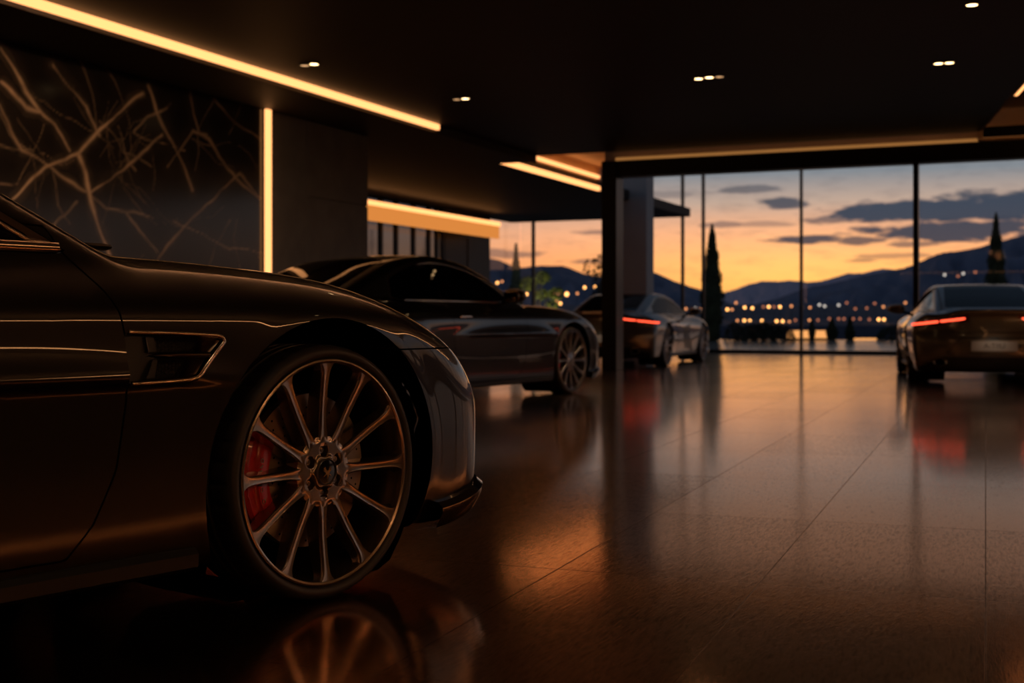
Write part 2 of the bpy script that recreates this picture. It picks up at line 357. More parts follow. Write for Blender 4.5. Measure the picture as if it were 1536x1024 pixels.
# raised recess over the pavilion joint, with tan plaster
r = MB(); RP = [(-8.26, YE), (-6.56, YE), (-6.56, 18.8), (-7.80, 23.2), (-8.26, 23.2)]
r.prism(RP, 3.72, 3.85); r.box((-8.12, 23.1, 3.25), (-7.80, 23.2, 3.72)); r.prism([(-6.56, 18.8), (-6.53, 18.8), (-7.77, 23.2), (-7.80, 23.2)], 3.25, 3.72); r.box((-8.26, YE, ZS+.21), (-8.196, 23.2, 3.72))
tag(r.build('ceiling', M['tan']), **ST)
# right-hand coffer
tag(MB().box((.35, -6, 3.655), (6.1, BY, 3.8)).build('ceiling', M['wall_dark']), **ST)  # unseen part of the coffer kept dark so the lower door reflects less
r = MB(); r.box((BX, -6, 3.66), (.35, BY, 3.8)); r.prism([(coffer_x(BY), BY), (6.1, BY), (6.1, 18.5), (coffer_x(18.5), 18.5)], 3.66, 3.8)
r.prism([(coffer_x(BY)+.002, BY), (coffer_x(BY)+.03, BY), (coffer_x(YE)+.03, YE), (coffer_x(YE)+.002, YE)], ZC, 3.7)
tag(r.build('ceiling', M['coffer']), **ST)
# beam over the opening
tag(MB().box((-6.5, 18.52, 2.975), (6.1, 18.80, 3.215)).build('beam', M['black_metal']), **ST)
tag(MB().box((-6.5, 18.55, 3.215), (6.1, 18.80, 3.85)).build('trim', M['tan']), **ST)
tag(MB().box((-6.52, 18.45, 0), (-6.28, 18.80, 3.215)).build('pillar', M['black_metal'], bevel=.006), **ST)
xm = P(1374, 400, onY(1374, 18.6))[0]
tag(MB().box((xm-.036, 18.55, 0), (xm+.036, 18.70, 2.975)).build('pillar', M['black_metal'], bevel=.004), **ST)
# walls
def marble_wall():
    y0, y1, nz, ny = -5.0, 12.44, 80, 440
    ys = np.concatenate([np.linspace(y0, 8.2, 330), np.linspace(8.213, y1, 330)]); ny = len(ys); nz = 210; zs = np.linspace(0, ZS, nz)
    def pt(px, py):
        d = onX(px, XW); p = P(px, py, d); return (p[1], p[2])
    lines = [(.055, .95, [(118,232),(128,262),(133,290),(140,312),(150,345),(165,385)]), (.040, .9, [(118,228),(95,238),(70,252),(45,275),(20,300)]), (.038, .85, [(118,228),(140,207),(155,190),(185,165),(215,140)]),
             (.034, .8, [(105,225),(82,190),(58,163),(38,140),(20,105),(0,70)]), (.034, .8, [(0,122),(18,142),(40,163),(58,166)]), (.03, .7, [(133,290),(160,270),(190,248),(215,228),(245,205)]), (.028, .6, [(133,290),(110,272),(85,256),(60,240),(30,222),(0,160)]),
             (.026, .6, [(150,205),(130,160),(105,130),(80,95)]), (.03, .7, [(222,125),(235,168),(250,200),(270,240),(290,285)]), (.028, .6, [(290,195),(315,210),(335,240),(355,270),(392,298)]), (.024, .55, [(285,135),(292,170),(300,200),(312,205)]),
             (.022, .5, [(290,195),(270,222),(250,250)]), (.022, .5, [(200,198),(222,175),(250,160)]), (.026, .6, [(392,298),(360,262),(330,285),(300,320),(270,345),(230,395)]), (.02, .45, [(133,290),(160,315),(200,318),(230,330)]),
             (.02, .45, [(190,320),(215,350),(235,378)]), (.022, .5, [(260,330),(300,352),(345,372),(392,380)]), (.02, .45, [(320,150),(350,180),(392,210)]), (.018, .4, [(175,190),(190,230),(198,245),(205,255)]), (.018, .4, [(0,170),(15,200),(40,225)]),
             (.02, .45, [(115,300),(95,325),(78,340)]), (.018, .4, [(200,198),(235,215),(275,225)])]
    RG = np.random.default_rng(3)
    for k in range(46):      # veins on the rest of the slab, behind the camera's view
        a, b = RG.uniform(y0, 8.3), RG.uniform(0, ZS); L = [(a, b)]; th = RG.uniform(0, 2*PI)
        for _ in range(RG.integers(4, 9)):
            th += RG.normal(0, .35); a += .28*math.cos(th); b += .28*math.sin(th); L.append((a, b))
        lines.append((RG.uniform(.018, .04), RG.uniform(.4, .9), L))
    for k in range(44):      # fine faint veins in the part that shows
        a, b = RG.uniform(8.3, 12.4), RG.uniform(.6, ZS); L = [(a, b)]; th = RG.uniform(0, 2*PI)
        for _ in range(RG.integers(3, 7)):
            th += RG.normal(0, .4); a += .22*math.cos(th); b += .22*math.sin(th); L.append((a, b))
        lines.append((RG.uniform(.010, .016), RG.uniform(.12, .32), L))
    YY, ZZ = np.meshgrid(ys, zs, indexing='ij')
    wob = lambda A, B, s: np.sin(A*7.1*s+1.3*np.sin(B*5.3*s))*.5+np.sin(B*9.7*s+2.1*np.sin(A*4.1*s))*.5
    Y2 = YY+.022*wob(YY, ZZ, .8)+.006*wob(ZZ, YY, 2.7); Z2 = ZZ+.022*wob(ZZ, YY, .9)+.006*wob(YY, ZZ, 3.1)
    A = np.zeros_like(YY)
    for w, st, L in lines:
        if isinstance(L[0][0], int): L = [pt(*q) for q in L]
        dm = np.full_like(YY, 9.)
        for (a, b), (c_, d_) in zip(L[:-1], L[1:]):
            t = np.clip(((Y2-a)*(c_-a)+(Z2-b)*(d_-b))/((c_-a)**2+(d_-b)**2+1e-9), 0, 1)
            dm = np.minimum(dm, np.hypot(Y2-a-t*(c_-a), Z2-b-t*(d_-b)))
        A = np.maximum(A, st*np.exp(-(dm/(w*.62*(.62+.38*np.sin(YY*5.1+ZZ*3.7)*np.sin(ZZ*6.3-YY*2.2))))**2)+.07*st*np.exp(-(dm/.09)**2))
    V = np.stack([np.full(YY.size, XW), YY.ravel(), ZZ.ravel()], 1)
    I = np.arange(YY.size).reshape(ny, nz)
    F = np.stack([I[:-1, :-1], I[1:, :-1], I[1:, 1:], I[:-1, 1:]], -1).reshape(-1, 4)
    b = len(V); V = list(map(tuple, V))+[(XW-.25, y0, 0), (XW-.25, y1, 0), (XW-.25, y1, ZS), (XW-.25, y0, ZS)]
    F = list(map(tuple, F))+[(b+3, b+2, b+1, b)]
    o = mesh('wall_left', V, F, None)
    at = o.data.attributes.new('vein', 'FLOAT', 'POINT'); at.data.foreach_set('value', np.concatenate([A.ravel(), np.zeros(4)]).astype(np.float32))
    m, nt, b_ = nmat('veined_black_marble'); N = nt.nodes.new; L = nt.links.new
    a = N('ShaderNodeAttribute'); a.attribute_name = 'vein'; tc = N('ShaderNodeTexCoord'); n = N('ShaderNodeTexNoise'); n.inputs['Scale'].default_value = 5; n.inputs['Detail'].default_value = 7; L(tc.outputs['Object'], n.inputs['Vector'])
    mr = N('ShaderNodeMapRange'); mr.inputs['From Min'].default_value = .3; mr.inputs['From Max'].default_value = .7; mr.inputs['To Min'].default_value = .55; mr.inputs['To Max'].default_value = 1.15; L(n.outputs['Fac'], mr.inputs['Value'])
    mm = N('ShaderNodeMath'); mm.operation = 'MULTIPLY'; mm.use_clamp = True; L(a.outputs['Fac'], mm.inputs[0]); L(mr.outputs[0], mm.inputs[1])
    mx = N('ShaderNodeMix'); mx.data_type = 'RGBA'; L(mm.outputs[0], mx.inputs[0]); mx.inputs['A'].default_value = (.008, .006, .005, 1); mx.inputs['B'].default_value = (.55, .36, .22, 1)
    L(mx.outputs['Result'], b_.inputs['Base Color']); b_.inputs['Roughness'].default_value = .16; b_.inputs['Specular IOR Level'].default_value = .45
    o.data.materials.append(m); tag(o, **ST)
marble_wall()
w = MB()
yj = P(460, 300, onX(460, XW))[1]; zj = P(500, 301, onX(500, XW))[2]
w.box((XW-.3, 12.44, 0), (XW-.025, 14.9, ZS))
w.box((XW-.03, 12.62, 0), (XW, yj-.006, ZS)); w.box((XW-.03, yj+.006, 0), (XW, 14.9, zj-.008)); w.box((XW-.03, yj+.006, zj+.008), (XW, 14.9, ZS))
tag(w.build('wall_left', M['concrete'], bevel=.003), **ST)
tag(MB().box((XW-.25, -6, 0), (XW-.2, 12.5, ZS)).box((XL-.3, 14.6, 0), (XW-.3, 14.9, ZS)).build('wall_left', M['wall_dark']), **ST)
tag(MB().box((XW-.3, -6.2, 0), (6.3, -6, 3.85)).build('wall_back', M['wall_dark']), **ST)
tag(MB().box((6.1, -6, 0), (6.3, 8.4, 3.85)).box((6.1, 8.4, 3.0), (6.3, 18.8, 3.85)).build('wall_right', M['wall_dark']), **ST)
# far left: solid panel and glass wall
ya, yb = P(666, 380, onX(666, XL))[1], P(735, 380, onX(735, XL))[1]
tag(MB().box((XL-.15, ya, 0), (XL, yb, ZS)).box((XL+.001, (ya+yb)/2-.02, 0), (XL+.02, (ya+yb)/2+.02, 2.65)).build('wall_far_left', M['wall_dark']), **ST)
tag(MB().box((XL-.15, 14.9, 0), (XL, 19.5, ZS)).build('wall_far_left', M['wall_dark']), **ST)
WN = [0]
def window(frame_fn, pane_fn, mat='glass'):
    WN[0] += 1
    root = empty('window_%d' % WN[0]); tag(root, **ST)
    f = MB(); frame_fn(f); f.build('frame', M['black_metal'], root)
    p = MB(); pane_fn(p); p.build('pane', M[mat], root)
ms = [19.5]+[P(x, 370, onX(x, XL))[1] for x in (573, 596, 622, 645, 657)]+[ya]
for a, b in zip(ms[:-1], ms[1:]):
    window(lambda f: f.box((XL-.08, b-.05, 0), (XL, b+.05, ZS)).box((XL-.08, a, 0), (XL, b, .06)), lambda p: p.box((XL-.045, a+.05, .06), (XL-.035, b-.05, ZS)), 'smoked')
window(lambda f: f.box((XL-.05, yb, 0), (XL, YG, .05)), lambda p: p.box((XL-.03, yb, .05), (XL-.02, YG, ZS)))
# far glass facade at YG
mx_ = [XL]+[P(x, 400, onY(x, YG))[0] for x in (800, 1024, 1055, 1202, 1375)]
mx_ += [mx_[-1]+3.3, 6.1]
for i, (a, b) in enumerate(zip(mx_[:-1], mx_[1:])):
    ht = ZS if i < 1 else 5.2
    window(lambda f: f.box((b-.028, YG-.06, 0), (b+.028, YG+.06, ht)).box((a, YG-.05, 0), (b, YG+.05, .075)), lambda p: p.box((a+.028, YG-.006, .075), (b-.028, YG+.006, ht)))
for i in range(4):
    a = 8.4+2.6*i; b = a+2.6
    window(lambda f: f.box((6.12, b-.05, 0), (6.28, b+.05, 3.0)).box((6.12, a+.05, 0), (6.28, b-.05, .08)), lambda p: p.box((6.19, a+.05, .08), (6.205, b-.05, 3.0)))
# grey pier
pa, pb = P(931, 350, 26.2), P(975, 350, 26.2)
tag(MB().box((pa[0], pa[1], 0), (pb[0], pa[1]+.5, 5.0)).build('pillar', M['pier']), **ST)
# ------------------------------------------------------------------ light fittings
def led(label, lo, hi, face, mat='led', group=None, t=.012, housing=True):
    """linear light: slim housing with a glowing diffuser; face = axis index, sign"""
    root = empty('led_strip', ((lo[0]+hi[0])/2, (lo[1]+hi[1])/2, lo[2]))
    tag(root, label, 'light strip', group)
    o = Vector(root.location); sub = lambda p: tuple(np.array(p)-np.array(o))
    MB().box(sub(lo), sub(hi)).build('diffuser', M[mat], root)
    ax, sg = face; l2, h2 = list(lo), list(hi)
    if sg > 0: h2[ax] = lo[ax]; l2[ax] = lo[ax]-t
    else: l2[ax] = hi[ax]; h2[ax] = hi[ax]+t
    MB().box(sub(l2), sub(h2)).build('housing', M['black_metal'], root)
    return root
led('long warm light strip running along the edge of the dark ceiling above the marble wall', (-7.548, -5.5, ZC-.075), (-7.50, 14.87, ZC-.004), (0, 1))
led('upright warm light strip between the veined marble wall and the grey concrete wall', (XW+.012, 12.47, .02), (XW+.05, 12.56, ZS-.005), (0, 1))
led('lower one of the two warm light strips left of the black pillar', (-8.19, 18.37, ZS+.0), (-8.13, 22.95, ZS+.085), (0, 1))
led('upper one of the two warm light strips left of the black pillar', (-8.19, 18.37, ZS+.235), (-8.14, 22.95, ZS+.29), (0, 1))
led('thin dim warm light strip running along the top of the black beam over the opening', (-6.30, 18.47, 3.222), (coffer_x(18.4), 18.51, 3.262), (1, -1), mat='led_dim')  # glow stands in for a fascia lit by a concealed strip
# coffer strip (slanted)
def coffer_led():
    y0, y1 = BY+.05, 15.65; root = empty('led_strip', (coffer_x(y1), y1, ZC)); tag(root, 'short visible end of a warm light strip at the coffer edge, top right corner', 'light strip')
    o = root.location
    q = lambda y, d: (coffer_x(y)+d-o.x, y-o.y)
    MB().prism([q(y0, .044), q(y0, .09), q(y1, .09), q(y1, .044)], .005, .065).build('diffuser', M['led'], root)
    MB().prism([q(y0, .032), q(y0, .044), q(y1, .044), q(y1, .032)], .0, .07).build('housing', M['black_metal'], root)
coffer_led()
tag(MB().prism([(coffer_x(18.5), 18.40), (6.1, 18.40), (6.1, 18.52), (coffer_x(18.5), 18.52)], ZS-.03, 3.42).build('trim', M['tan']), **ST)
# lit fascia of the far left wing
def fascia():
    x = XL+.55; e = P(749, 350, onX(749, x))[1]; s = 20.0
    root = empty('lit_fascia', (x, e, 2.66)); tag(root, 'wide glowing amber fascia panel above the row of narrow windows', 'light panel')
    MB().box((-.03, s-e, 0), (0, 0, .30)).build('panel', M['led_panel'], root)
    MB().box((-.035, s-e, .295), (.03, 0, .385)).build('strip', M['led'], root)
    br = MB()
    MB().box((-.52, s-e, .10), (-.035, -.06, .36)).build('backing', M['wall_dark'], root)
fascia()
led('long bright light strip high on the wall to the right of the near car', (6.03, -5.9, 3.05), (6.08, 17.9, 3.12), (0, -1), 'led_hi')
led('dim light strip running high across the back wall', (-7.4, -5.98, 3.05), (6.03, -5.93, 3.12), (1, 1), 'led_low')  # strip added out of view for reflections in the cars
led('hidden cove light along the left edge of the ceiling bay over the aisle', (BX+.10, -5.0, 3.42), (BX+.15, 9.2, 3.48), (0, 1), 'led_cove_hi')  # cove light added out of view for the sheen on the near car
tag(MB().box((BX, -5.2, ZC), (BX+.25, 9.35, ZC+.04)).box((BX+.21, -5.2, ZC+.04), (BX+.25, 9.35, ZC+.11)).build('trim', M['wall_dark']), **ST)  # ledge added under the cove light to keep it off the floor
led('dim wide cove light in the coffer over the beam, top right corner', (coffer_x(18.4)+.05, 18.375, 3.255), (6.0, 18.398, 3.40), (1, 1), 'led_cove')  # glow stands in for tan trim lit from inside the coffer
def downlight(px, py, mat='downlight', label='', group='ceiling downlights', power=0):
    z = ZC; d = FPX*(z-CH)/(HY-py); p = P(px, py, d)
    root = empty('ceiling_downlight', (p[0], p[1], z-.012)); tag(root, label, 'ceiling light', group)
    V = []; n = 24
    m = MB(); prof = [(.058, .010), (.062, .002), (.058, 0), (.046, 0), (.042, .010)]
    for i in range(n):
        for r, h in prof: V.append((r*math.cos(2*PI*i/n), r*math.sin(2*PI*i/n), h))
    k = len(prof); F = [(i*k+j, ((i+1) % n)*k+j, ((i+1) % n)*k+j+1, i*k+j+1) for i in range(n) for j in range(k-1)]
    mesh('trim_ring', V, F, M['black_metal'], root)
    mesh('lens', [(.045*math.cos(2*PI*i/n), .045*math.sin(2*PI*i/n), .0035) for i in range(n)], [tuple(range(n-1, -1, -1))], M[mat], root)
    if power:
        l = bpy.data.lights.new('lamp', 'SPOT'); l.energy = power; l.color = (1, .62, .34); l.spot_size = math.radians(80); l.spot_blend = .8; l.shadow_soft_size = .04
        lo = bpy.data.objects.new('lamp', l); link(lo, root); lo.location = (0, 0, -.01)
    return root
DL = [(457, 97, 'downlight_low', 'dimmer left downlight of the pair above the long light strip', 0), (471, 95, 'downlight', 'brighter right downlight of the pair above the long light strip', 150),
      (685, 148, 'downlight_low', 'dim left downlight of the pair near the end of the long light strip', 0), (698, 147, 'downlight', 'bright right downlight of the pair near the end of the long light strip', 150),
      (1048, 117, 'downlight', 'left bright downlight of the row of three in mid ceiling', 110), (1064, 115, 'downlight', 'middle bright downlight of the row of three in mid ceiling', 0), (1079, 114, 'downlight_low', 'faint right downlight of the row of three in mid ceiling', 0),
      (1408, 94, 'downlight', 'left one of the two bright downlights above the car at the right edge', 130), (1424, 93, 'downlight', 'right one of the two bright downlights above the car at the right edge', 0), (1458, 6, 'downlight', 'lone bright downlight at the top edge of the ceiling', 60)]
for px, py, mt, lb, pw in DL: downlight(px, py, mt, lb, power=pw)
# ------------------------------------------------------------------ car bodies: implicit surface -> mesh -> clipped panels
def smax(a, b, k):
    h = np.maximum(k-np.abs(a-b), 0)/k
    return np.maximum(a, b)+h*h*h*k/6
def smin(a, b, k): return -smax(-a, -b, k)
def curve(pts, sigma=.05):
    pts = sorted(pts); xs = np.array([p[0] for p in pts], float); ys = np.array([p[1] for p in pts], float)
    st = .002; lo, hi = xs[0]-.6, xs[-1]+.6; t = np.arange(lo, hi, st)
    h = np.diff(xs); d = np.diff(ys)/h; m = np.zeros(len(xs)); m[0] = d[0]; m[-1] = d[-1]
    for i in range(1, len(xs)-1):
        m[i] = 0 if d[i-1]*d[i] <= 0 else (h[i-1]+h[i])*2*d[i-1]*d[i]/((h[i-1]+h[i])*(d[i-1]+d[i]))
    i = np.clip(np.searchsorted(xs, t)-1, 0, len(xs)-2); u = (t-xs[i])/h[i]
    v = (2*u**3-3*u**2+1)*ys[i]+(u**3-2*u**2+u)*h[i]*m[i]+(-2*u**3+3*u**2)*ys[i+1]+(u**3-u**2)*h[i]*m[i+1]
    v = np.where(t < xs[0], ys[0]+m[0]*(t-xs[0]), np.where(t > xs[-1], ys[-1]+m[-1]*(t-xs[-1]), v))
    n = int(3*sigma/st)
    if n > 1:
        k = np.exp(-.5*(np.arange(-n, n+1)*st/sigma)**2); k /= k.sum()
        vp = np.concatenate([v[0]-(v[1]-v[0])*np.arange(n, 0, -1), v, v[-1]+(v[-1]-v[-2])*np.arange(1, n+1)])
        v = np.convolve(vp, k, 'valid')
    return lambda q: np.interp(q, t, v)
def sstep(a, b, v):
    u = np.clip((v-a)/(b-a), 0, 1); return u*u*u*(u*(6*u-15)+10)
def polysdf(px, py, poly):
    d = np.full(np.shape(px), 1e9); s = np.ones(np.shape(px)); n = len(poly)
    for i in range(n):
        ax, ay = poly[i]; bx, by = poly[i-1]
        ex, ey = bx-ax, by-ay; wx, wy = px-ax, py-ay
        t = np.clip((wx*ex+wy*ey)/(ex*ex+ey*ey), 0, 1)
        d = np.minimum(d, (wx-ex*t)**2+(wy-ey*t)**2)
        c1, c2, c3 = py >= ay, py < by, ex*wy > ey*wx
        s = np.where((c1 & c2 & c3) | (~c1 & ~c2 & ~c3), -s, s)
    return s*np.sqrt(d)

class Body:
    def __init__(s, sp):
        s.sp = sp; C = lambda k, sg=.06: curve(sp[k], sg)
        s.W = C('W', .12); s.A = C('A', .018); s.zf = C('zfen', .09); s.zc = C('zcen', .09); s.nose = C('nose', .03); s.tail = C('tail', sp.get('tail_s', .02))
        s.rear_lim = -sp['wb']-sp['Rr']+.20; s.front_lim = .35; s.zr = C('roof', .09); s.Wg = C('Wg', .12)
    def parts(s, x, y, z):
        sp = s.sp; ay = np.abs(y); wb = sp['wb']
        Wx = s.W(x)
        fl = sp['flare']*np.exp(-((z-.64)/.30)**2)
        bump = fl*(np.exp(-(x/.58)**2)+1.15*np.exp(-((x+wb)/.60)**2))
        dm = np.exp(-((x+wb*.5)/.75)**4)
        scal = sp['scal']*dm*np.exp(-((z-.40)/.13)**2)
        rr = np.hypot(x, z-sp['R'])
        rr2 = np.hypot(x+wb, z-sp['R'])
        lip = sp['lip']*(np.exp(-((rr-sp['Ra']-.004)/.034)**2)+np.exp(-((rr2-sp['Ra']-.004)/.034)**2))
        side = ay-(Wx+s.A(z)+bump-scal+lip)
        q = sstep(.30, .80, ay/Wx)
        top = (z-(s.zc(x)*(1-q)+s.zf(x)*q-sp['crown']*np.maximum(ay-.78*Wx, 0)**2*2))*.96
        u = ay/.95
        fr = x-(sp['F']-sp['cf']*u**sp.get('pf', 3)-s.nose(z))
        re = -x+(-wb-sp['Rr']+sp['cr']*u**sp.get('pr', 3)+s.tail(z))
        bo = sp['zb']-z
        lo = smax(side, top, sp.get('k_st', .10)); lo = smax(lo, fr*.92, sp.get('k_f', .16)); lo = smax(lo, re*.92, sp.get('k_r', .08)); lo = smax(lo, bo, .05)
        xs = x+sp['cw']*y**2*np.tanh((x-sp['xm'])/.5)
        ztop = s.zr(xs)-sp['rcrown']*y**2
        gt = (z-ztop)*.88
        gs = (ay-(s.Wg(x)-sp['tum']*(z-sp['belt'])-.18*np.maximum(z-sp['belt'], 0)**2))*.93
        return lo, gs, gt, ztop
    def f(s, x, y, z):
        lo, gs, gt, _ = s.parts(x, y, z)
        g = smax(smax(gs, gt, s.sp.get('k_g', .07)), .62-z, .05)
        g = smax(g, np.maximum(s.rear_lim-x+.0*z, x-s.front_lim), .04)
        return smin(lo, g, s.sp.get('k_j', .035))
    def fp(s, V): return s.f(V[:, 0], V[:, 1], V[:, 2])
    def grad(s, V, e=.002):
        g = np.empty_like(V)
        for i in range(3):
            d = np.zeros(3); d[i] = e
            g[:, i] = (s.fp(V+d)-s.fp(V-d))/(2*e)
        return g
    def normal(s, V):
        g = s.grad(V); return g/(np.linalg.norm(g, axis=1, keepdims=True)+1e-9)
    def project(s, V, it=3):
        for _ in range(it):
            g = s.grad(V); v = s.fp(V); V = V-g*(v/(np.sum(g*g, 1)+1e-6))[:, None]*.95
        return V
    def surf_y(s, x, z, side=-1):
        """y of the flank at (x, z)"""
        x = np.atleast_1d(np.asarray(x, float)); z = np.broadcast_to(np.asarray(z, float), x.shape)
        a = np.full(x.shape, 0.3); b = np.full(x.shape, 1.3)
        for _ in range(40):
            m = (a+b)/2; v = s.f(x, m, z); a = np.where(v < 0, m, a); b = np.where(v < 0, b, m)
        return side*(a+b)/2
    def plan(s, z, angs, x0, y0=0.0):
        """points of the outline at height z seen from (x0,y0) along the angles"""
        ca, sa = np.cos(angs), np.sin(angs); a = np.full(len(angs), .05); b = np.full(len(angs), 2.2)
        for _ in range(40):
            m = (a+b)/2; v = s.f(x0+m*ca, y0+m*sa, np.full(len(angs), z)); a = np.where(v < 0, m, a); b = np.where(v < 0, b, m)
        r = (a+b)/2
        return np.stack([x0+r*ca, y0+r*sa, np.full(len(angs), z)], 1)
    def nets(s, h):
        sp = s.sp; wb = sp['wb']
        xs = np.arange(-wb-sp['Rr']-.12, sp['F']+.12, h); n = int(1.08/h)+1; ys = (np.arange(-n, n)+.5)*h; zs = np.arange(.06, sp['zmax']+.1, h)
        vals = np.empty((len(xs), len(ys), len(zs)), np.float32)
        for i in range(0, len(xs), 24):
            vals[i:i+24] = s.f(xs[i:i+24, None, None], ys[None, :, None], zs[None, None, :])
        ins = vals < 0
        cnt = sum(ins[a:len(xs)-1+a, b:len(ys)-1+b, c:len(zs)-1+c].astype(np.int8) for a in (0, 1) for b in (0, 1) for c in (0, 1))
        act = (cnt > 0) & (cnt < 8); ci = np.argwhere(act)
        idx = -np.ones(act.shape, np.int64); idx[act] = np.arange(len(ci))
        acc = np.zeros((len(ci), 3)); w = np.zeros(len(ci))
        cs = [(a, b, c) for a in (0, 1) for b in (0, 1) for c in (0, 1)]
        for p in range(8):
            for q in range(p+1, 8):
                A, B = np.array(cs[p]), np.array(cs[q])
                if np.abs(A-B).sum() != 1: continue
                va = vals[tuple((ci+A).T)].astype(float); vb = vals[tuple((ci+B).T)].astype(float)
                m = (va < 0) != (vb < 0); t = np.where(m, va/np.where(m, va-vb, 1), 0)
                acc += np.where(m[:, None], ci+A+(B-A)*t[:, None], 0); w += m
        V = acc/w[:, None]*h+np.array([xs[0], ys[0], zs[0]])
        F = []
        for ax in range(3):
            o1, o2 = [(1, 2), (2, 0), (0, 1)][ax]
            sl0 = [slice(None)]*3; sl1 = [slice(None)]*3; sl0[ax] = slice(0, -1); sl1[ax] = slice(1, None)
            ch = ins[tuple(sl0)] != ins[tuple(sl1)]; e = np.argwhere(ch)
            e = e[(e[:, o1] > 0) & (e[:, o2] > 0) & (e[:, o1] < vals.shape[o1]-1) & (e[:, o2] < vals.shape[o2]-1)]
            U1 = np.zeros(3, int); U1[o1] = 1; U2 = np.zeros(3, int); U2[o2] = 1
            q = np.stack([idx[tuple((e-U1-U2).T)], idx[tuple((e-U2).T)], idx[tuple(e.T)], idx[tuple((e-U1).T)]], 1)
            fl = ins[tuple(e.T)]; q[~fl] = q[~fl][:, ::-1]; F.append(q)
        F = np.concatenate(F)
        V = s.project(V, 4)
        return V, F
class Panels:
    """one shared vertex pool; face lists are split by scalar functions"""
    def __init__(s, body, h):
        V, F = body.nets(h); s.b = body; s.V = V; s.rest = [tuple(f) for f in F]
    def split(s, faces, f):
        """(faces with f<0, faces with f>0), cutting those that straddle"""
        if not faces: return [], []
        vals = f(s.V[:, 0], s.V[:, 1], s.V[:, 2]); vals = np.where(np.abs(vals) < 1e-7, 1e-7, vals)
        ln = max(map(len, faces)); arr = np.array([t+(t[-1],)*(ln-len(t)) for t in faces])
        fv = vals[arr]; mx = fv.max(1); mn = fv.min(1)
        ins = [faces[i] for i in np.nonzero(mx < 0)[0]]; out = [faces[i] for i in np.nonzero(mn > 0)[0]]
        new = []; cache = {}; nb = len(s.V)
        for i in np.nonzero((mx > 0) & (mn < 0))[0]:
            t = faces[i]; A = []; B = []
            for k, a in enumerate(t):
                b = t[(k+1) % len(t)]; va, vb = vals[a], vals[b]
                (A if va < 0 else B).append(a)
                if (va < 0) != (vb < 0):
                    key = (a, b) if a < b else (b, a)
                    if key not in cache:
                        u = vals[key[0]]/(vals[key[0]]-vals[key[1]]); cache[key] = nb+len(new); new.append(s.V[key[0]]*(1-u)+s.V[key[1]]*u)
                    A.append(cache[key]); B.append(cache[key])
            if len(A) > 2: ins.append(tuple(A))
            if len(B) > 2: out.append(tuple(B))
        if new: s.V = np.concatenate([s.V, np.array(new)])
        return ins, out
    def cut(s, f, gap=.002, src=None):
        """take the region f<0 out of the rest, dropping a gap of the given half width around its edge"""
        if src is None:
            a, r = s.split(s.rest, lambda x, y, z: f(x, y, z)-gap)
            s.rest = r
        else: a = src
        a, _ = s.split(a, lambda x, y, z: f(x, y, z)+gap)
        return a
    def make(s, name, faces, mat, parent, inset=0., flange=.012, flange_dir=None):
        if not faces: return None
        us = np.unique(np.concatenate([np.array(t) for t in faces])); mp = {int(u): i for i, u in enumerate(us)}
        V = s.b.project(s.V[us], 2); N = s.b.normal(V); V = V-N*inset
        F = [tuple(mp[int(i)] for i in t) for t in faces]; nf = len(F)
        if flange:
            cnt = {}
            for t in F:
                for k, a in enumerate(t):
                    b = t[(k+1) % len(t)]; cnt[(a, b)] = 1
            bd = [e for e in cnt if (e[1], e[0]) not in cnt]
            vs_ = sorted({i for e in bd for i in e}); m1 = {v: len(V)+i for i, v in enumerate(vs_)}; m2 = {v: len(V)+len(vs_)+i for i, v in enumerate(vs_)}
            if vs_:
                D = -N[vs_]
                V = np.concatenate([V, V[vs_], V[vs_]+D*flange]); N = np.concatenate([N, np.zeros((2*len(vs_), 3))])
                F += [(m1[b], m1[a], m2[a], m2[b]) for a, b in bd]
        return mesh(name, V, F, mat, parent, smooth=True, N=N, flat=nf)
# ------------------------------------------------------------------ wheels (outward face looks to -y)
def tyre_mesh(R, n=240):
    k = R/.352
    prof = [(.309,.012),(.312,.000),(.322,-.010),(.333,-.011),(.343,-.004),(.3495,.012),(.3515,.030),(.352,.062),(.352,.085),(.345,.088),(.345,.098),(.352,.101),(.352,.132),(.345,.135),(.345,.146),(.352,.149),(.352,.185),(.345,.188),(.345,.198),(.352,.201),(.3515,.248),(.347,.268),(.334,.281),(.318,.277),(.306,.262)]
    prof = [(r*k, y*.80 if y > .03 else y) for r, y in prof]
    gr = {5, 6, 7, 8, 19, 20}
    def mod(i, j, r, y):
        if n >= 200 and j in gr and i % 6 == (0 if j < 10 else 3): r -= .0065*(.5 if j in (5, 20) else 1)
        return r, y
    return MB().lathe_y(prof, n, closed=True, mod=mod)
def rim_mesh(n=120, k=1.):
    prof = [(.3125,.010),(.3125,.000),(.3105,-.0065),(.3060,-.0080),(.3005,-.0050),(.2975,.0040),(.2945,.022),(.2880,.055),(.2800,.12),(.2770,.20),(.2900,.255),(.3060,.262),(.3060,.250)]
    return MB().lathe_y([(r*k, y) for r, y in prof], n)
SPW = curve([(.068,.042),(.085,.037),(.10,.031),(.125,.0255),(.17,.0235),(.22,.0235),(.26,.0255),(.28,.030),(.292,.040),(.300,.056)], .006)
SPY = curve([(.068,.016),(.10,.013),(.15,.013),(.22,.008),(.28,.000),(.300,-.003)], .01)
SPD = curve([(.068,.050),(.12,.052),(.2,.048),(.27,.036),(.300,.020)], .01)
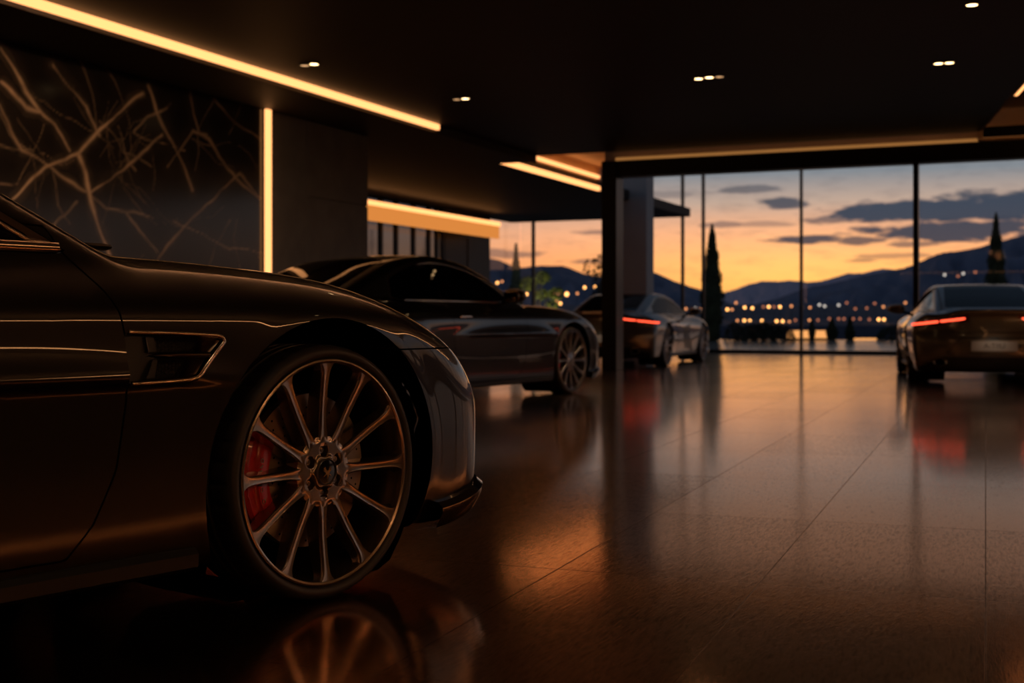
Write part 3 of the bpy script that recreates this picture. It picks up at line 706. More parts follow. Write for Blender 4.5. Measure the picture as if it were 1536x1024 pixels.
def spoke_mesh(ang, ns=26, k=1., wf=1.):
    V = []; F = []; rs = np.linspace(.070, .2995, ns); ca, sa = math.cos(ang), math.sin(ang)
    for r in rs:
        w = float(SPW(r))*wf/2; y = float(SPY(r)); d = float(SPD(r)); b = min(.0042, w*.35)
        sec = [(-w*1.35-.002, y+d), (-w-.0012, y+.012), (-w, y+b*.9), (-w+b, y), (-w*.25, y+.0012), (w*.25, y+.0012), (w-b, y), (w, y+b*.9), (w+.0012, y+.012), (w*1.35+.002, y+d)]
        for t, yy in sec: V.append(((r*ca-t*sa)*k, yy, (r*sa+t*ca)*k))
    m = 10
    for i in range(ns-1):
        for j in range(m): F.append((i*m+j, i*m+(j+1) % m, (i+1)*m+(j+1) % m, (i+1)*m+j))
    F.append(tuple(range(m))); F.append(tuple((ns-1)*m+j for j in range(m-1, -1, -1)))
    return V, F
def hub_mesh(n=180, k=1.):
    rs = np.concatenate([np.linspace(.0, .096, 44), [.098, .098]]); V = []; F = []
    for i in range(n):
        w = 2*PI*i/n
        for j, r in enumerate(rs):
            y = .0135
            if j == len(rs)-1: y = .065
            elif j == len(rs)-2: y = .018
            else:
                y += -.006*(1-sstep(.040+.004*math.cos(6*w), .050+.004*math.cos(6*w), r))
                for b in range(6):
                    a = PI/2+b*PI/3; dx = (r-.0585)/1.25 if r > .0585 else r-.0585; dd = math.hypot(dx, r*math.sin(w-a)) if math.cos(w-a) > 0 else 1
                    y += .022*(1-sstep(.0115, .0165, dd))
                y += .004*sstep(.078, .098, r)*(1-math.cos(12*w))*.5
            V.append((r*math.cos(w)*k, y, r*math.sin(w)*k))
    m = len(rs)
    for i in range(n):
        q = (i+1) % n
        for j in range(m-1): F.append((i*m+j, q*m+j, q*m+j+1, i*m+j+1))
    return V, F
def wheel(parent, loc, flip, R, detail, rimmat, k=1., tyre=None):
    w = empty('wheel', loc, PI if flip else 0, parent)
    t = tyre_mesh(R, 240 if detail else 96).build('tire', M['rubber'], w, smooth=True); auto_smooth(t, 50)
    sgn = 1
    if detail:
        auto_smooth(rim_mesh(160, k).build('rim', rimmat, w), 40)
        for i in range(12):
            V, F = spoke_mesh(i*PI/6, k=k); auto_smooth(mesh('spoke', V, F, rimmat, w), 40)
        V, F = hub_mesh(k=k); auto_smooth(mesh('hub', V, F, rimmat, w), 50)
        for i in range(6):
            a = PI/2+i*PI/3; b = MB(); b.lathe_y([(.0, .0205), (.0055, .0205), (.0055, .024), (.0085, .0235), (.0085, .045)], 6)
            b.V = [(x+.0585*math.cos(a), y, z+.0585*math.sin(a)) for x, y, z in b.V]; auto_smooth(b.build('lug_bolt', M['dark_chrome'], w), 30)
        c = MB().lathe_y([(0, .0015), (.020, .0018), (.0335, .0035), (.0335, .012)], 64); auto_smooth(c.build('center_cap', M['gloss_black'], w), 40)
        c = MB().lathe_y([(.0335, .006), (.0335, .001), (.0350, -.0008), (.0368, .001), (.0372, .007)], 64); auto_smooth(c.build('cap_ring', M['rim_far'], w), 60)
        # winged emblem: blades fanning out from a narrow body
        e = MB()
        def blade(p0, p1, w0, w1):
            p0, p1 = np.array(p0), np.array(p1); t = (p1-p0)/np.linalg.norm(p1-p0); q = np.array([-t[1], t[0]])
            pl = [p0-q*w0, p1-q*w1, p1+q*w1, p0+q*w0]; n0 = len(e.V)
            e.V += [(a[0], .0018, a[1]) for a in pl]+[(a[0], -.0005, a[1]) for a in pl]
            e.F += [tuple(n0+i for i in f) for f in [(4,5,6,7),(0,1,5,4),(1,2,6,5),(2,3,7,6),(3,0,4,7)]]
        for s_ in (-1, 1):
            for a, l in ((62, .0205), (47, .0215), (32, .019)):
                a = math.radians(a); blade((s_*.002, -.004+.001*math.sin(a)), (s_*l*math.cos(a), -.004+l*math.sin(a)), .0016, .0008)
            blade((s_*.002, -.004), (s_*.015, -.012), .0018, .0007)
        blade((-.0012, .004), (-.001, -.019), .0013, .0008); blade((.0022, .004), (.002, -.015), .0009, .0006)
        e.build('emblem', M['gold'], w)
    else:
        b = rim_mesh(64, k)
        for i in range(12):
            V, F = spoke_mesh(i*PI/6, 8, k=k, wf=1.15); b.add(V, F)
        b.lathe_y([(0, .008), (.034*k, .008), (.04*k, .012), (.095*k, .014), (.098*k, .06)], 36)
        auto_smooth(b.build('rim', rimmat, w), 40)
    # brake
    b = MB().lathe_y([(.085*k, .078), (.213*k, .078), (.213*k, .106), (.085*k, .106), (.07*k, .06), (0, .055)], 96)
    nd = len(b.F)
    if detail:
        for i in range(48):
            for j in range(5):
                a = 2*PI*(i+.19*j)/48*1.0+.03*j; r = (.112+.021*j)*k
                if (i+j) % 2: continue
                n0 = len(b.V); b.V += [(r*math.cos(a)+.0034*math.cos(u*PI/4), .0776, r*math.sin(a)+.0034*math.sin(u*PI/4)) for u in range(8)]; b.F.append(tuple(n0+u for u in range(8)))
    d = b.build('brake_disc', M['disc'], w); d.data.materials.append(M['liner'])
    for p in d.data.polygons:
        if p.index >= nd: p.material_index = 1
    sec = [(.158, .070), (.164, .056), (.184, .050), (.206, .050), (.212, .056), (.218, .058), (.236, .056), (.246, .062), (.250, .075), (.250, .130), (.158, .130)]
    V = []; F = []; na = 25; a0, a1 = math.radians(151), math.radians(211); m = len(sec)
    if flip: a0, a1 = PI-a1, PI-a0
    for i in range(na):
        u = i/(na-1); a = a0+(a1-a0)*u; e = 1-min(1, min(u, 1-u)/.10); sh = .010*e*e
        for r, y in sec:
            r2 = r+(-sh if r > .2 else sh*.6)+(.004 if (.30 < u < .36 or .64 < u < .70) and r > .23 else 0); V.append((r2*k*math.cos(a), y+sh*.7*(y < .1), r2*k*math.sin(a)))
    for i in range(na-1):
        for j in range(m): F.append((i*m+j, (i+1)*m+j, (i+1)*m+(j+1) % m, i*m+(j+1) % m))
    F.append(tuple(range(m-1, -1, -1))); F.append(tuple((na-1)*m+j for j in range(m)))
    cobj = auto_smooth(mesh('brake_caliper', V, F, M['caliper'], w), 30); cobj['label'] = 'red brake caliper'
    if detail and not flip:
        mk = MB()
        for i, kind in enumerate('oboobo o'):
            if kind == ' ': continue
            a = math.radians(167+4.6*i); r = .196*k; cx_, cz_ = r*math.cos(a), r*math.sin(a)
            if kind == 'o': mk.tube([(cx_+.0045*math.cos(u*PI/5), .0492, cz_+.0055*math.sin(u*PI/5)) for u in range(10)], .0011, 5, closed=True)
            else:
                mk.tube([(cx_-.006, .0492, cz_-.002), (cx_+.005, .0492, cz_+.001)], .0011, 5); mk.tube([(cx_-.001, .0492, cz_-.004), (cx_+.004, .0492, cz_+.004)], .0011, 5)
        mk.build('caliper_lettering', M['mark'], w)
    return w
def copy_tree(o, parent):
    c = o.copy(); COL.objects.link(c); c.parent = parent
    for ch in list(o.children): copy_tree(ch, c)
    return c
# ------------------------------------------------------------------ cars
def make_car(sp, label, cat, anchor_local, anchor_world, heading_deg, h, detail=False):
    B = Body(sp); wb = sp['wb']; R = sp['R']; pm = M[sp['paint']]
    th = math.radians(heading_deg); fw = math.cos(th)*FWD+math.sin(th)*RGT; rz = math.atan2(fw[1], fw[0])
    Rm = np.array([[math.cos(rz), -math.sin(rz)], [math.sin(rz), math.cos(rz)]])
    loc = np.array(anchor_world[:2])-Rm @ np.array(anchor_local)
    root = empty('car', (loc[0], loc[1], 0), rz); tag(root, label, cat)
    Q = Panels(B, h); Ra = sp['Ra']; yw = sp['yw']
    zw = R
    arch = lambda x, y, z: np.minimum(np.maximum(np.hypot(x, z-zw)-Ra, .42-np.abs(y)), np.maximum(np.hypot(x+wb, z-zw)-Ra, .42-np.abs(y)))
    _, Q.rest = Q.split(Q.rest, arch)
    sides = (('r', lambda y: y), ('l', lambda y: -y))
    if sp.get('vent'):
        vp = sp['vent']
        hole = lambda x, y, z: np.maximum(polysdf(x, z, vp)-.004, .5-np.abs(y))
        _, Q.rest = Q.split(Q.rest, hole)
    # side glass
    belt = sp['belt']
    def dlo(x, y, z):
        lo, gs, gt, ztop = B.parts(x, y, z)
        mg = sp['pil']+(sp['cpil']-sp['pil'])*sstep(sp['xm'], sp['dlo_rear'], x)
        f = smax(sp['dlo_low']+sp.get('dlo_rise', 0)*(sp['xm']-x)*(x < sp['xm'])-z, z-(ztop-mg), .03)
        f = smax(f, sp['dlo_rear']-x+.35*(z-belt), .05); return np.maximum(f, .35-np.abs(y))
    bw = sp.get('trimw', .020)
    for nm, sg in sides:
        tr = Q.cut(lambda x, y, z: np.maximum(dlo(x, y, z)-bw, sg(y)+.3), 0.0015)
        gl, tr = Q.split(tr, lambda x, y, z: np.maximum(dlo(x, y, z), sg(y)+.3))
        Q.make('window_trim', tr, M[sp.get('trim', 'dark_chrome')], root, inset=-.001, flange=.010)
        a, rest = Q.split(gl, lambda x, y, z: sp['xb']+.02-x)
        Q.make('door_window', a, M['tint'], root, inset=.004, flange=0)
        pl, b = Q.split(rest, lambda x, y, z: sp['xb']-.025+.25*(z-belt)-x)
        Q.make('window_pillar', pl, M['gloss_black'], root, inset=.002, flange=.01)
        Q.make('quarter_window', b, M['tint'], root, inset=.004, flange=0)
    def wind(x, y, z):
        lo, gs, gt, ztop = B.parts(x, y, z)
        return smax(smax(gs+sp['pil']*1.05, sp['x_head']+.10*y*y-x, .04), np.maximum(sp['z_cowl']-z, lo*0-1), .03)
    Q.make('windshield', Q.cut(lambda x, y, z: np.maximum(wind(x, y, z), sp['xm']-x), .0015), M['tint'], root, inset=.003, flange=0)
    def rear(x, y, z):
        lo, gs, gt, ztop = B.parts(x, y, z)
        f = smax(gs+sp.get('rpil', .10), x-(sp['x_rhead']-.12*y*y), .06)
        return smax(f, sp['z_rdeck']-z, .03)
    Q.make('rear_window', Q.cut(lambda x, y, z: np.maximum(rear(x, y, z), x-sp['xm']), .0015), M['tint'], root, inset=.003, flange=0)
    # lamps
    xr = -wb-sp['Rr']
    zc = lambda ay: sp['tl_z']-.12*(ay-.3)
    for nm, sg in sides:
        tl = Q.cut(lambda x, y, z: np.maximum(smax(smax(np.abs(z-zc(np.abs(y)))-.042, .27-np.abs(y), .02), x-(xr+.52), .03), sg(y)), .0018)
        bar, tl = Q.split(tl, lambda x, y, z: np.maximum(smax(np.abs(z-zc(np.abs(y)))-.0135, np.maximum(.31-np.abs(y), np.abs(y)-.90), .012), .007-np.abs(np.abs(y)-.60)))
        lens = Q.make('taillight', tl, M['taillens'], root)
        bb = Q.make('light_bar', bar, M['tailbar'], lens, inset=-.002, flange=.004)
    hp = sp['hl']
    for nm, sg in sides:
        hl = Q.cut(lambda x, y, z: np.maximum(np.maximum(polysdf(np.abs(y), z, hp)-.012, .25-x), sg(y)), .002)
        Q.make('headlight', hl, M['lens'], root, flange=.02)
    # lower trim, bumpers, lids, doors
    g = Q.cut(lambda x, y, z: np.maximum(polysdf(np.abs(y), z, [(-.1, .26), (.36, .26), (.44, .42), (.36, .56), (-.1, .58)])-.01, .35-x), .002)
    Q.make('grille', g, M['plastic'], root, inset=.015)
    df = Q.cut(lambda x, y, z: np.maximum(smax(z-.335+.10*sstep(.5, .85, np.abs(y)), np.abs(y)-.80, .06), x-(xr+.40)), .002)
    Q.make('rear_diffuser', df, M['plastic'], root, inset=.006)
    if sp.get('splate', True):
        pr = Q.cut(lambda x, y, z: np.maximum(polysdf(np.abs(y), z, [(-.1, .375), (.50, .375), (.36, .545), (-.1, .545)])-.02, x-(xr+.3)), .002)
        Q.make('plate_recess', pr, pm, root, inset=.02)
    Q.make('front_bumper', Q.cut(lambda x, y, z: np.maximum(z-sp['bump_z'], .16-x), .0022), pm, root)
    Q.make('rear_bumper', Q.cut(lambda x, y, z: np.maximum(z-.62, x+wb+.18), .002), pm, root)
    Q.make('hood', Q.cut(lambda x, y, z: smax(smax(np.abs(y)-(.70-.05*sstep(.2, .9, x)), x-sp['hood_x'], .08), np.maximum(sp['cowl_x']-.16*y*y-x, .55-z), .02), .0022), pm, root)
    Q.make('trunk_lid', Q.cut(lambda x, y, z: smax(np.abs(y)-.60, np.maximum(.63-z, x-(xr+.62)), .05), .002), pm, root)
    dp = sp['door']
    for nm, sg in sides:
        dr = Q.cut(lambda x, y, z: np.maximum(polysdf(x, z, dp), np.maximum(sg(y)+.5, z-belt-.2)), .0024)
        d = Q.make('door', dr, pm, root)
        yh = float(B.surf_y(dp[-1][0]+.16 if False else sp['handle'][0], sp['handle'][1], 1)[0]); sy = -1 if nm == 'r' else 1
        V, F = superell((sp['handle'][0], sy*(yh+.012), sp['handle'][1]), (.11, .012, .014), .6, .6, 20, 10)
        auto_smooth(mesh('door_handle', V, F, M[sp.get('trim', 'dark_chrome')], d), 60)
        # mirror
        mx_, mz = sp['mirror']; ym = sp['mirror_y']
        V, F = superell((mx_, sy*ym, mz), (.075, .125, .068), .75, .75, 28, 16, shear=lambda x, y, z: (x+(-.12*abs(y+sy*.0)*1.0 if y*sy > 0 else 0)-.15*y*sy, y, z*(1-.25*(y*sy)/.125)))
        mo = auto_smooth(mesh('side_mirror', V, F, pm, root), 60)
        V, F = superell((mx_-.075, sy*ym, mz), (.008, .095, .048), .5, .5, 24, 8, shear=lambda x, y, z: (x-.15*y*sy-(.12*abs(y) if y*sy > 0 else 0), y, z)); auto_smooth(mesh('mirror_glass', V, F, M['chrome'], mo), 60)
        yb_ = float(B.surf_y(mx_+.02, belt-.02, 1)[0])
        MB().tube([(mx_+.03, sy*(yb_-.03), belt-.02), (mx_+.02, sy*(yb_+.03), belt+.02), (mx_+.0, sy*(ym-.05), mz-.045)], [.022, .018, .02], 10).build('mirror_arm', M['plastic'], mo, smooth=True)
    for nm, sy in (('r', -1), ('l', 1)):      # bright mouldings under and over the side glass
        xs_ = np.linspace(sp['cowl_x']-.36, sp['dlo_rear']+.12, 40); zb_ = np.full(40, sp['dlo_low']-.006); yb2 = B.surf_y(xs_, zb_, 1)
        V = []; F = []
        for x, y, z in zip(xs_, yb2, zb_):
            for dy, dz in ((-.006, .013), (.003, .011), (.0075, .004), (.008, -.006), (.004, -.011), (-.006, -.012)): V.append((x, sy*(y+dy), z+dz))
        for i in range(39):
            for j in range(5): F.append((i*6+j, i*6+j+1, i*6+j+7, i*6+j+6))
        F += [tuple(range(6)), tuple(39*6+j for j in range(6))]
        auto_smooth(mesh('belt_molding', V, F, M['chrome'], root), 60)
        xs_ = np.linspace(sp['cowl_x']-.385, sp['xm']-.25, 46); zz = np.full(46, sp['dlo_low']+.05)
        for _ in range(8):
            yy = B.surf_y(xs_, zz, 1); zt = B.parts(xs_, yy, zz)[3]; zz = np.maximum(sp['dlo_low']+.004, zt-sp['pil']-.010)
        MB().tube([(x, sy*(y+.001), z) for x, y, z in zip(xs_, yy, zz)], .0055, 8).build('roof_molding', M['chrome'], root, smooth=True)
    Q.make('body_shell', Q.rest, pm, root, flange=.014)
    # wheel housings
    for xc in (0, -wb):
        for sy in (-1, 1):
            V = []; F = []; n = 36
            for i in range(n+1):
                a = math.radians(-80+340*i/n)
                for r, y in ((Ra+.022, yw-.075), (Ra+.022, .50), (.0, .49)): V.append((xc+r*math.cos(a), sy*y, max(.03, zw+r*math.sin(a))))
            for i in range(n):
                for j in range(2): F.append((i*3+j, i*3+j+1, i*3+j+4, i*3+j+3))
            mesh('wheel_housing', V, F, M['liner'], root)
    rmat = M[sp.get('rimmat', 'rim')]
    k = R/.352
    w1 = wheel(root, (0, -yw, zw), False, R, detail, rmat, k)
    c = copy_tree(w1, root); c.location = (-wb, -yw, zw)
    w2 = wheel(root, (0, yw, zw), True, R, detail and False, rmat, k)
    c = copy_tree(w2, root); c.location = (-wb, yw, zw)
    # side skirts
    for sy in (-1, 1):
        xs = np.linspace(-wb+Ra+.02, -Ra-.02, 24); ys = np.abs(B.surf_y(xs, .20, 1)); V = []; F = []
        for x, y in zip(xs, ys):
            for dy, z in ((-.03, .215), (.010, .205), (.022, .192), (.020, .160), (-.01, .145), (-.06, .15)): V.append((x, sy*(y+dy), z))
        for i in range(len(xs)-1):
            for j in range(5): F.append((i*6+j, i*6+j+1, i*6+j+7, i*6+j+6))
        F += [tuple(range(6)), tuple((len(xs)-1)*6+j for j in range(6))]
        auto_smooth(mesh('side_skirt', V, F, M['plastic'], root), 25)
    # front lip
    an = np.radians(np.linspace(-sp['lip_a'], sp['lip_a'], 61)); pts = B.plan(.26, an, -.15); V = []; F = []
    for i, p in enumerate(pts):
        a = pts[max(i-1, 0)]; b = pts[min(i+1, 60)]; t = (b-a)/np.linalg.norm(b-a); nx, ny = t[1], -t[0]; z0 = .195+.055*float(sstep(.40, .85, p[0]))
        for o, dz in ((-.04, .03), (.012, .022), (.030, .006), (.028, -.010), (.004, -.055), (-.08, -.07)): V.append((p[0]+nx*o, p[1]+ny*o, z0+dz))
    for i in range(60):
        for j in range(5): F.append((i*6+j, i*6+j+1, i*6+j+7, i*6+j+6))
    auto_smooth(mesh('front_lip', V, F, M['gloss_black'], root), 25)
    # exhausts and plate
    for sy in (-1, 1):
        m_ = MB(); prof = [(.046, .0), (.050, -.004), (.055, .0), (.054, .09), (.045, .09), (.045, .004)]
        m_.lathe_y(prof, 32); xe = float(B.parts(np.array([0.]), np.array([.60]), np.array([.27]))[0][0])*0
        m_.V = [(xr+.06+y-.01, sy*.60+x*1.35, .27+z*.85) for x, y, z in m_.V]
        auto_smooth(m_.build('exhaust_tip', M['dark_chrome'], root), 40)
        mesh('exhaust_bore', [(xr+.09, sy*.60+.046*1.35*math.cos(u*PI/12), .27+.046*.85*math.sin(u*PI/12)) for u in range(24)], [tuple(range(24))], M['liner'], root)
    pl = MB().box((xr-.008, -.26, .405), (xr+.004, .26, .525)).build('license_plate', M['plate'], root, bevel=.004)
    lp = MB().box((xr-.004, -.05, .548), (xr+.012, .05, .560)).build('plate_lamp', M['plastic'], root)
    l = bpy.data.lights.new('plate_bulb', 'SPOT'); l.energy = .55; l.color = (1, .78, .58); l.spot_size = math.radians(110); l.spot_blend = .8; l.shadow_soft_size = .03
    lo = bpy.data.objects.new('plate_bulb', l); link(lo, lp); lo.location = (xr-.26, 0, .58); lo.rotation_euler = Vector((.26, 0, -.115)).to_track_quat('-Z', 'Y').to_euler()  # spot added behind the car to brighten the plate
    if sp.get('plate_text'):
        cu = bpy.data.curves.new('plate_text', 'FONT'); cu.body = sp['plate_text']; cu.size = .085; cu.align_x = 'CENTER'; cu.align_y = 'CENTER'; cu.extrude = .001
        tmp = bpy.data.objects.new('tmp', cu); COL.objects.link(tmp); me = bpy.data.meshes.new_from_object(tmp.evaluated_get(bpy.context.evaluated_depsgraph_get())); bpy.data.objects.remove(tmp)
        me.materials.clear(); me.materials.append(M['plate_ink']); to = bpy.data.objects.new('plate_text', me); link(to, pl); to.location = (xr-.0095, 0, .465); to.rotation_euler = (PI/2, 0, -PI/2)
    # cabin
    for sy in (-1, 1):
        for xs_, hgt in (sp['seats']):
            V, F = superell((xs_, sy*.37, hgt-.30), (.09, .24, .34), .5, .6, 24, 12, shear=lambda x, y, z: (x-.28*z, y, z)); V2, F2 = superell((xs_-.10, sy*.37, hgt+.10), (.05, .13, .085), .6, .6, 20, 10)
            b = MB(); b.add(V, F); b.add(V2, F2); b.add(*superell((xs_+.28, sy*.37, hgt-.52), (.30, .25, .09), .5, .5, 20, 10)); auto_smooth(b.build('seat', M['leather'], root), 60)
    V, F = superell((sp['cowl_x']-.42, 0, belt-.09), (.22, .66, .10), .6, .5, 32, 12); auto_smooth(mesh('dashboard', V, F, M['leather'], root), 60)
    return root, B

AKN = [(.1, -.08), (.17, -.030), (.3, -.006), (.45, .0), (.6, 0), (.70, 0), (.74, -.0006), (.765, -.002), (.79, -.006), (.82, -.020), (.85, -.042), (.89, -.078), (.96, -.148), (1.02, -.22)]
S1 = dict(lip_a=57, paint='paint_a', wb=2.80, F=.95, Rr=1.0, R=.352, Ra=.424, yw=.925, zb=.145, zmax=1.42, flare=.020, scal=.0, lip=.003, crown=.6, cf=.30, cr=.28,
          W=[(-4, .88), (-2.8, .935), (-1.6, .918), (-.8, .922), (0, .935), (.6, .93), (1.1, .92)], A=AKN,
          zfen=[(-3.9, .86), (-3.3, .95), (-2.8, .965), (-1.8, .935), (-.66, .932), (0, .900), (.3, .845), (.5, .79), (.65, .735), (.9, .64)],
          zcen=[(-3.9, .90), (-3.3, .95), (-2.5, .93), (-.66, .945), (0, .895), (.3, .84), (.5, .79), (.65, .74), (.9, .66)],
          nose=[(.08, .12), (.2, .02), (.3, 0), (.5, 0), (.62, .06), (.70, .14), (.76, .24), (.84, .42)], tail=[(.1, .10), (.25, .02), (.5, 0), (.7, .03), (.88, .10), (1.0, .2)],
          roof=[(.1, .70), (-.42, .955), (-.69, 1.09), (-1.0, 1.235), (-1.35, 1.34), (-1.8, 1.385), (-2.3, 1.35), (-2.9, 1.18), (-3.5, .95), (-4.0, .75)], cw=.30, xm=-1.8, rcrown=.05,
          Wg=[(-4, .60), (-3, .70), (-1.8, .80), (-.6, .82), (0, .78)], tum=.45, belt=.93, dlo_low=.945, pil=.072, cpil=.10, dlo_rear=-2.7, xb=-1.95, x_head=-1.35, z_cowl=.955, cowl_x=-.40, hood_x=.62,
          x_rhead=-2.35, z_rdeck=.98, tl_z=.80, hl=[(.50, .66), (.80, .63), (.90, .70), (.80, .77), (.58, .735)], bump_z=.685, trim='chrome',
          door=[(-.78, .99), (-.755, .93), (-.72, .888), (-.69, .84), (-.668, .79), (-.655, .72), (-.655, .58), (-.68, .42), (-.735, .30), (-.80, .225), (-1.95, .225), (-2.0, .40), (-2.02, .90), (-2.0, .99)],
          handle=(-1.82, .79), mirror=(-1.13, 1.0), mirror_y=1.0, seats=[(-1.75, .95), (-2.5, .92)],
          vent=[(-.652, .745), (-.39, .735), (-.372, .716), (-.455, .634), (-.49, .622), (-.652, .620)])
near_anchor = P(494, 708, 3.486)
car1, B1 = make_car(S1, 'large black coupe filling the left side, with bronze spoked wheel and red brake caliper', 'car', (0, -.932), near_anchor, 37.6, .0155, True)
S2 = dict(S1); S2.update(paint='paint_b', wb=3.0, R=.350, Ra=.405, yw=.915, trim='chrome', rimmat='rim_far', vent=None,
          W=[(-4.2, .86), (-3.0, .925), (-1.7, .90), (-.8, .905), (0, .925), (.6, .92), (1.1, .91)],
          zfen=[(-4.1, .84), (-3.5, .93), (-3.0, .95), (-1.9, .92), (-.66, .92), (0, .89), (.3, .845), (.5, .80), (.65, .75), (.9, .66)],
          zcen=[(-4.1, .90), (-3.5, .95), (-2.6, .93), (-.66, .95), (0, .905), (.3, .86), (.5, .82), (.65, .77), (.9, .68)],
          roof=[(.0, .62), (-.70, .955), (-1.0, 1.10), (-1.3, 1.235), (-1.65, 1.335), (-2.15, 1.375), (-2.6, 1.335), (-3.2, 1.16), (-3.75, .95), (-4.3, .72)], xm=-2.15, belt=.925, dlo_low=.95, pil=.055, cpil=.085,
          dlo_rear=-2.95, xb=-2.25, x_head=-1.62, z_cowl=.96, cowl_x=-.68, x_rhead=-2.65, z_rdeck=.99,
          door=[(-1.03, .99), (-1.0, .93), (-.965, .85), (-.95, .75), (-.95, .50), (-.98, .36), (-1.05, .25), (-1.12, .225), (-2.2, .225), (-2.26, .40), (-2.30, .90), (-2.28, .99)],
          handle=(-2.08, .80), mirror=(-1.32, 1.0), mirror_y=.99, seats=[(-1.95, .95), (-2.7, .92)])
car2, B2 = make_car(S2, 'black coupe parked behind the nose of the large near car, its side windows in view', 'car', (0, -.90), G(856, 590), 30.0, .022)
S4 = dict(S1); S4.update(paint='paint_d', wb=2.85, F=.90, Rr=.98, R=.345, Ra=.395, yw=.915, trim='dark_chrome', rimmat='rim_far', vent=None, flare=.03, zmax=1.30, plate_text='A-TIIU', tail_s=.012,
          W=[(-4, .87), (-2.85, .925), (-1.6, .885), (-.8, .89), (0, .915), (.6, .91), (1.1, .90)],
          A=[(.1, -.09), (.17, -.045), (.3, -.02), (.45, -.004), (.56, 0), (.65, -.006), (.72, -.022), (.78, -.055), (.84, -.11), (.90, -.17), (.98, -.25)],
          zfen=[(-3.83, .80), (-3.4, .872), (-2.85, .895), (-1.8, .85), (-.7, .85), (0, .845), (.3, .80), (.5, .75), (.65, .70), (.9, .61)],
          zcen=[(-3.83, .90), (-3.6, .905), (-3.3, .91), (-2.5, .88), (-.66, .86), (0, .835), (.3, .80), (.5, .76), (.65, .71), (.9, .63)],
          nose=[(.08, .12), (.2, .02), (.3, 0), (.45, 0), (.56, .06), (.64, .14), (.70, .24), (.78, .42)], tail=[(.1, .13), (.22, .05), (.36, .01), (.5, .0), (.58, .02), (.66, .055), (.80, .075), (.90, .05), (1.0, .05)],
          roof=[(.0, .56), (-.5, .86), (-.8, 1.0), (-1.1, 1.12), (-1.45, 1.205), (-1.9, 1.245), (-2.35, 1.225), (-2.9, 1.10), (-3.4, .945), (-4.0, .72)], xm=-1.9, rcrown=.055,
          Wg=[(-4, .56), (-3.3, .64), (-2.4, .72), (-1.5, .765), (-.5, .78), (0, .74)], tum=.42, belt=.85, dlo_low=.875, pil=.05, cpil=.075, dlo_rear=-2.85, xb=-1.95, x_head=-1.42, z_cowl=.88, cowl_x=-.46,
          x_rhead=-2.30, z_rdeck=.925, rpil=.09, tl_z=.79, hl=[(.50, .60), (.78, .57), (.82, .64), (.74, .70), (.58, .67)], bump_z=.62,
          door=[(-.80, .92), (-.77, .86), (-.74, .78), (-.72, .70), (-.72, .50), (-.75, .36), (-.82, .25), (-.88, .225), (-1.95, .225), (-2.0, .40), (-2.04, .84), (-2.02, .92)],
          handle=(-1.85, .73), mirror=(-1.0, .93), mirror_y=.985, seats=[(-1.7, .86), (-2.3, .82)])
car4, B4 = make_car(S4, 'dark bronze coupe seen from behind, with pale licence plate, at the right edge', 'car', (-2.85, .90), G(1364, 571.5), 14.5, .020)
S3 = dict(S4); S3.update(paint='paint_c', plate_text=None, tl_z=.80)
car3, B3 = make_car(S3, 'grey bronze coupe with one red tail light, parked behind the tall black pillar', 'car', (-2.85, -.90), G(1000, 549), 20.5, .022)
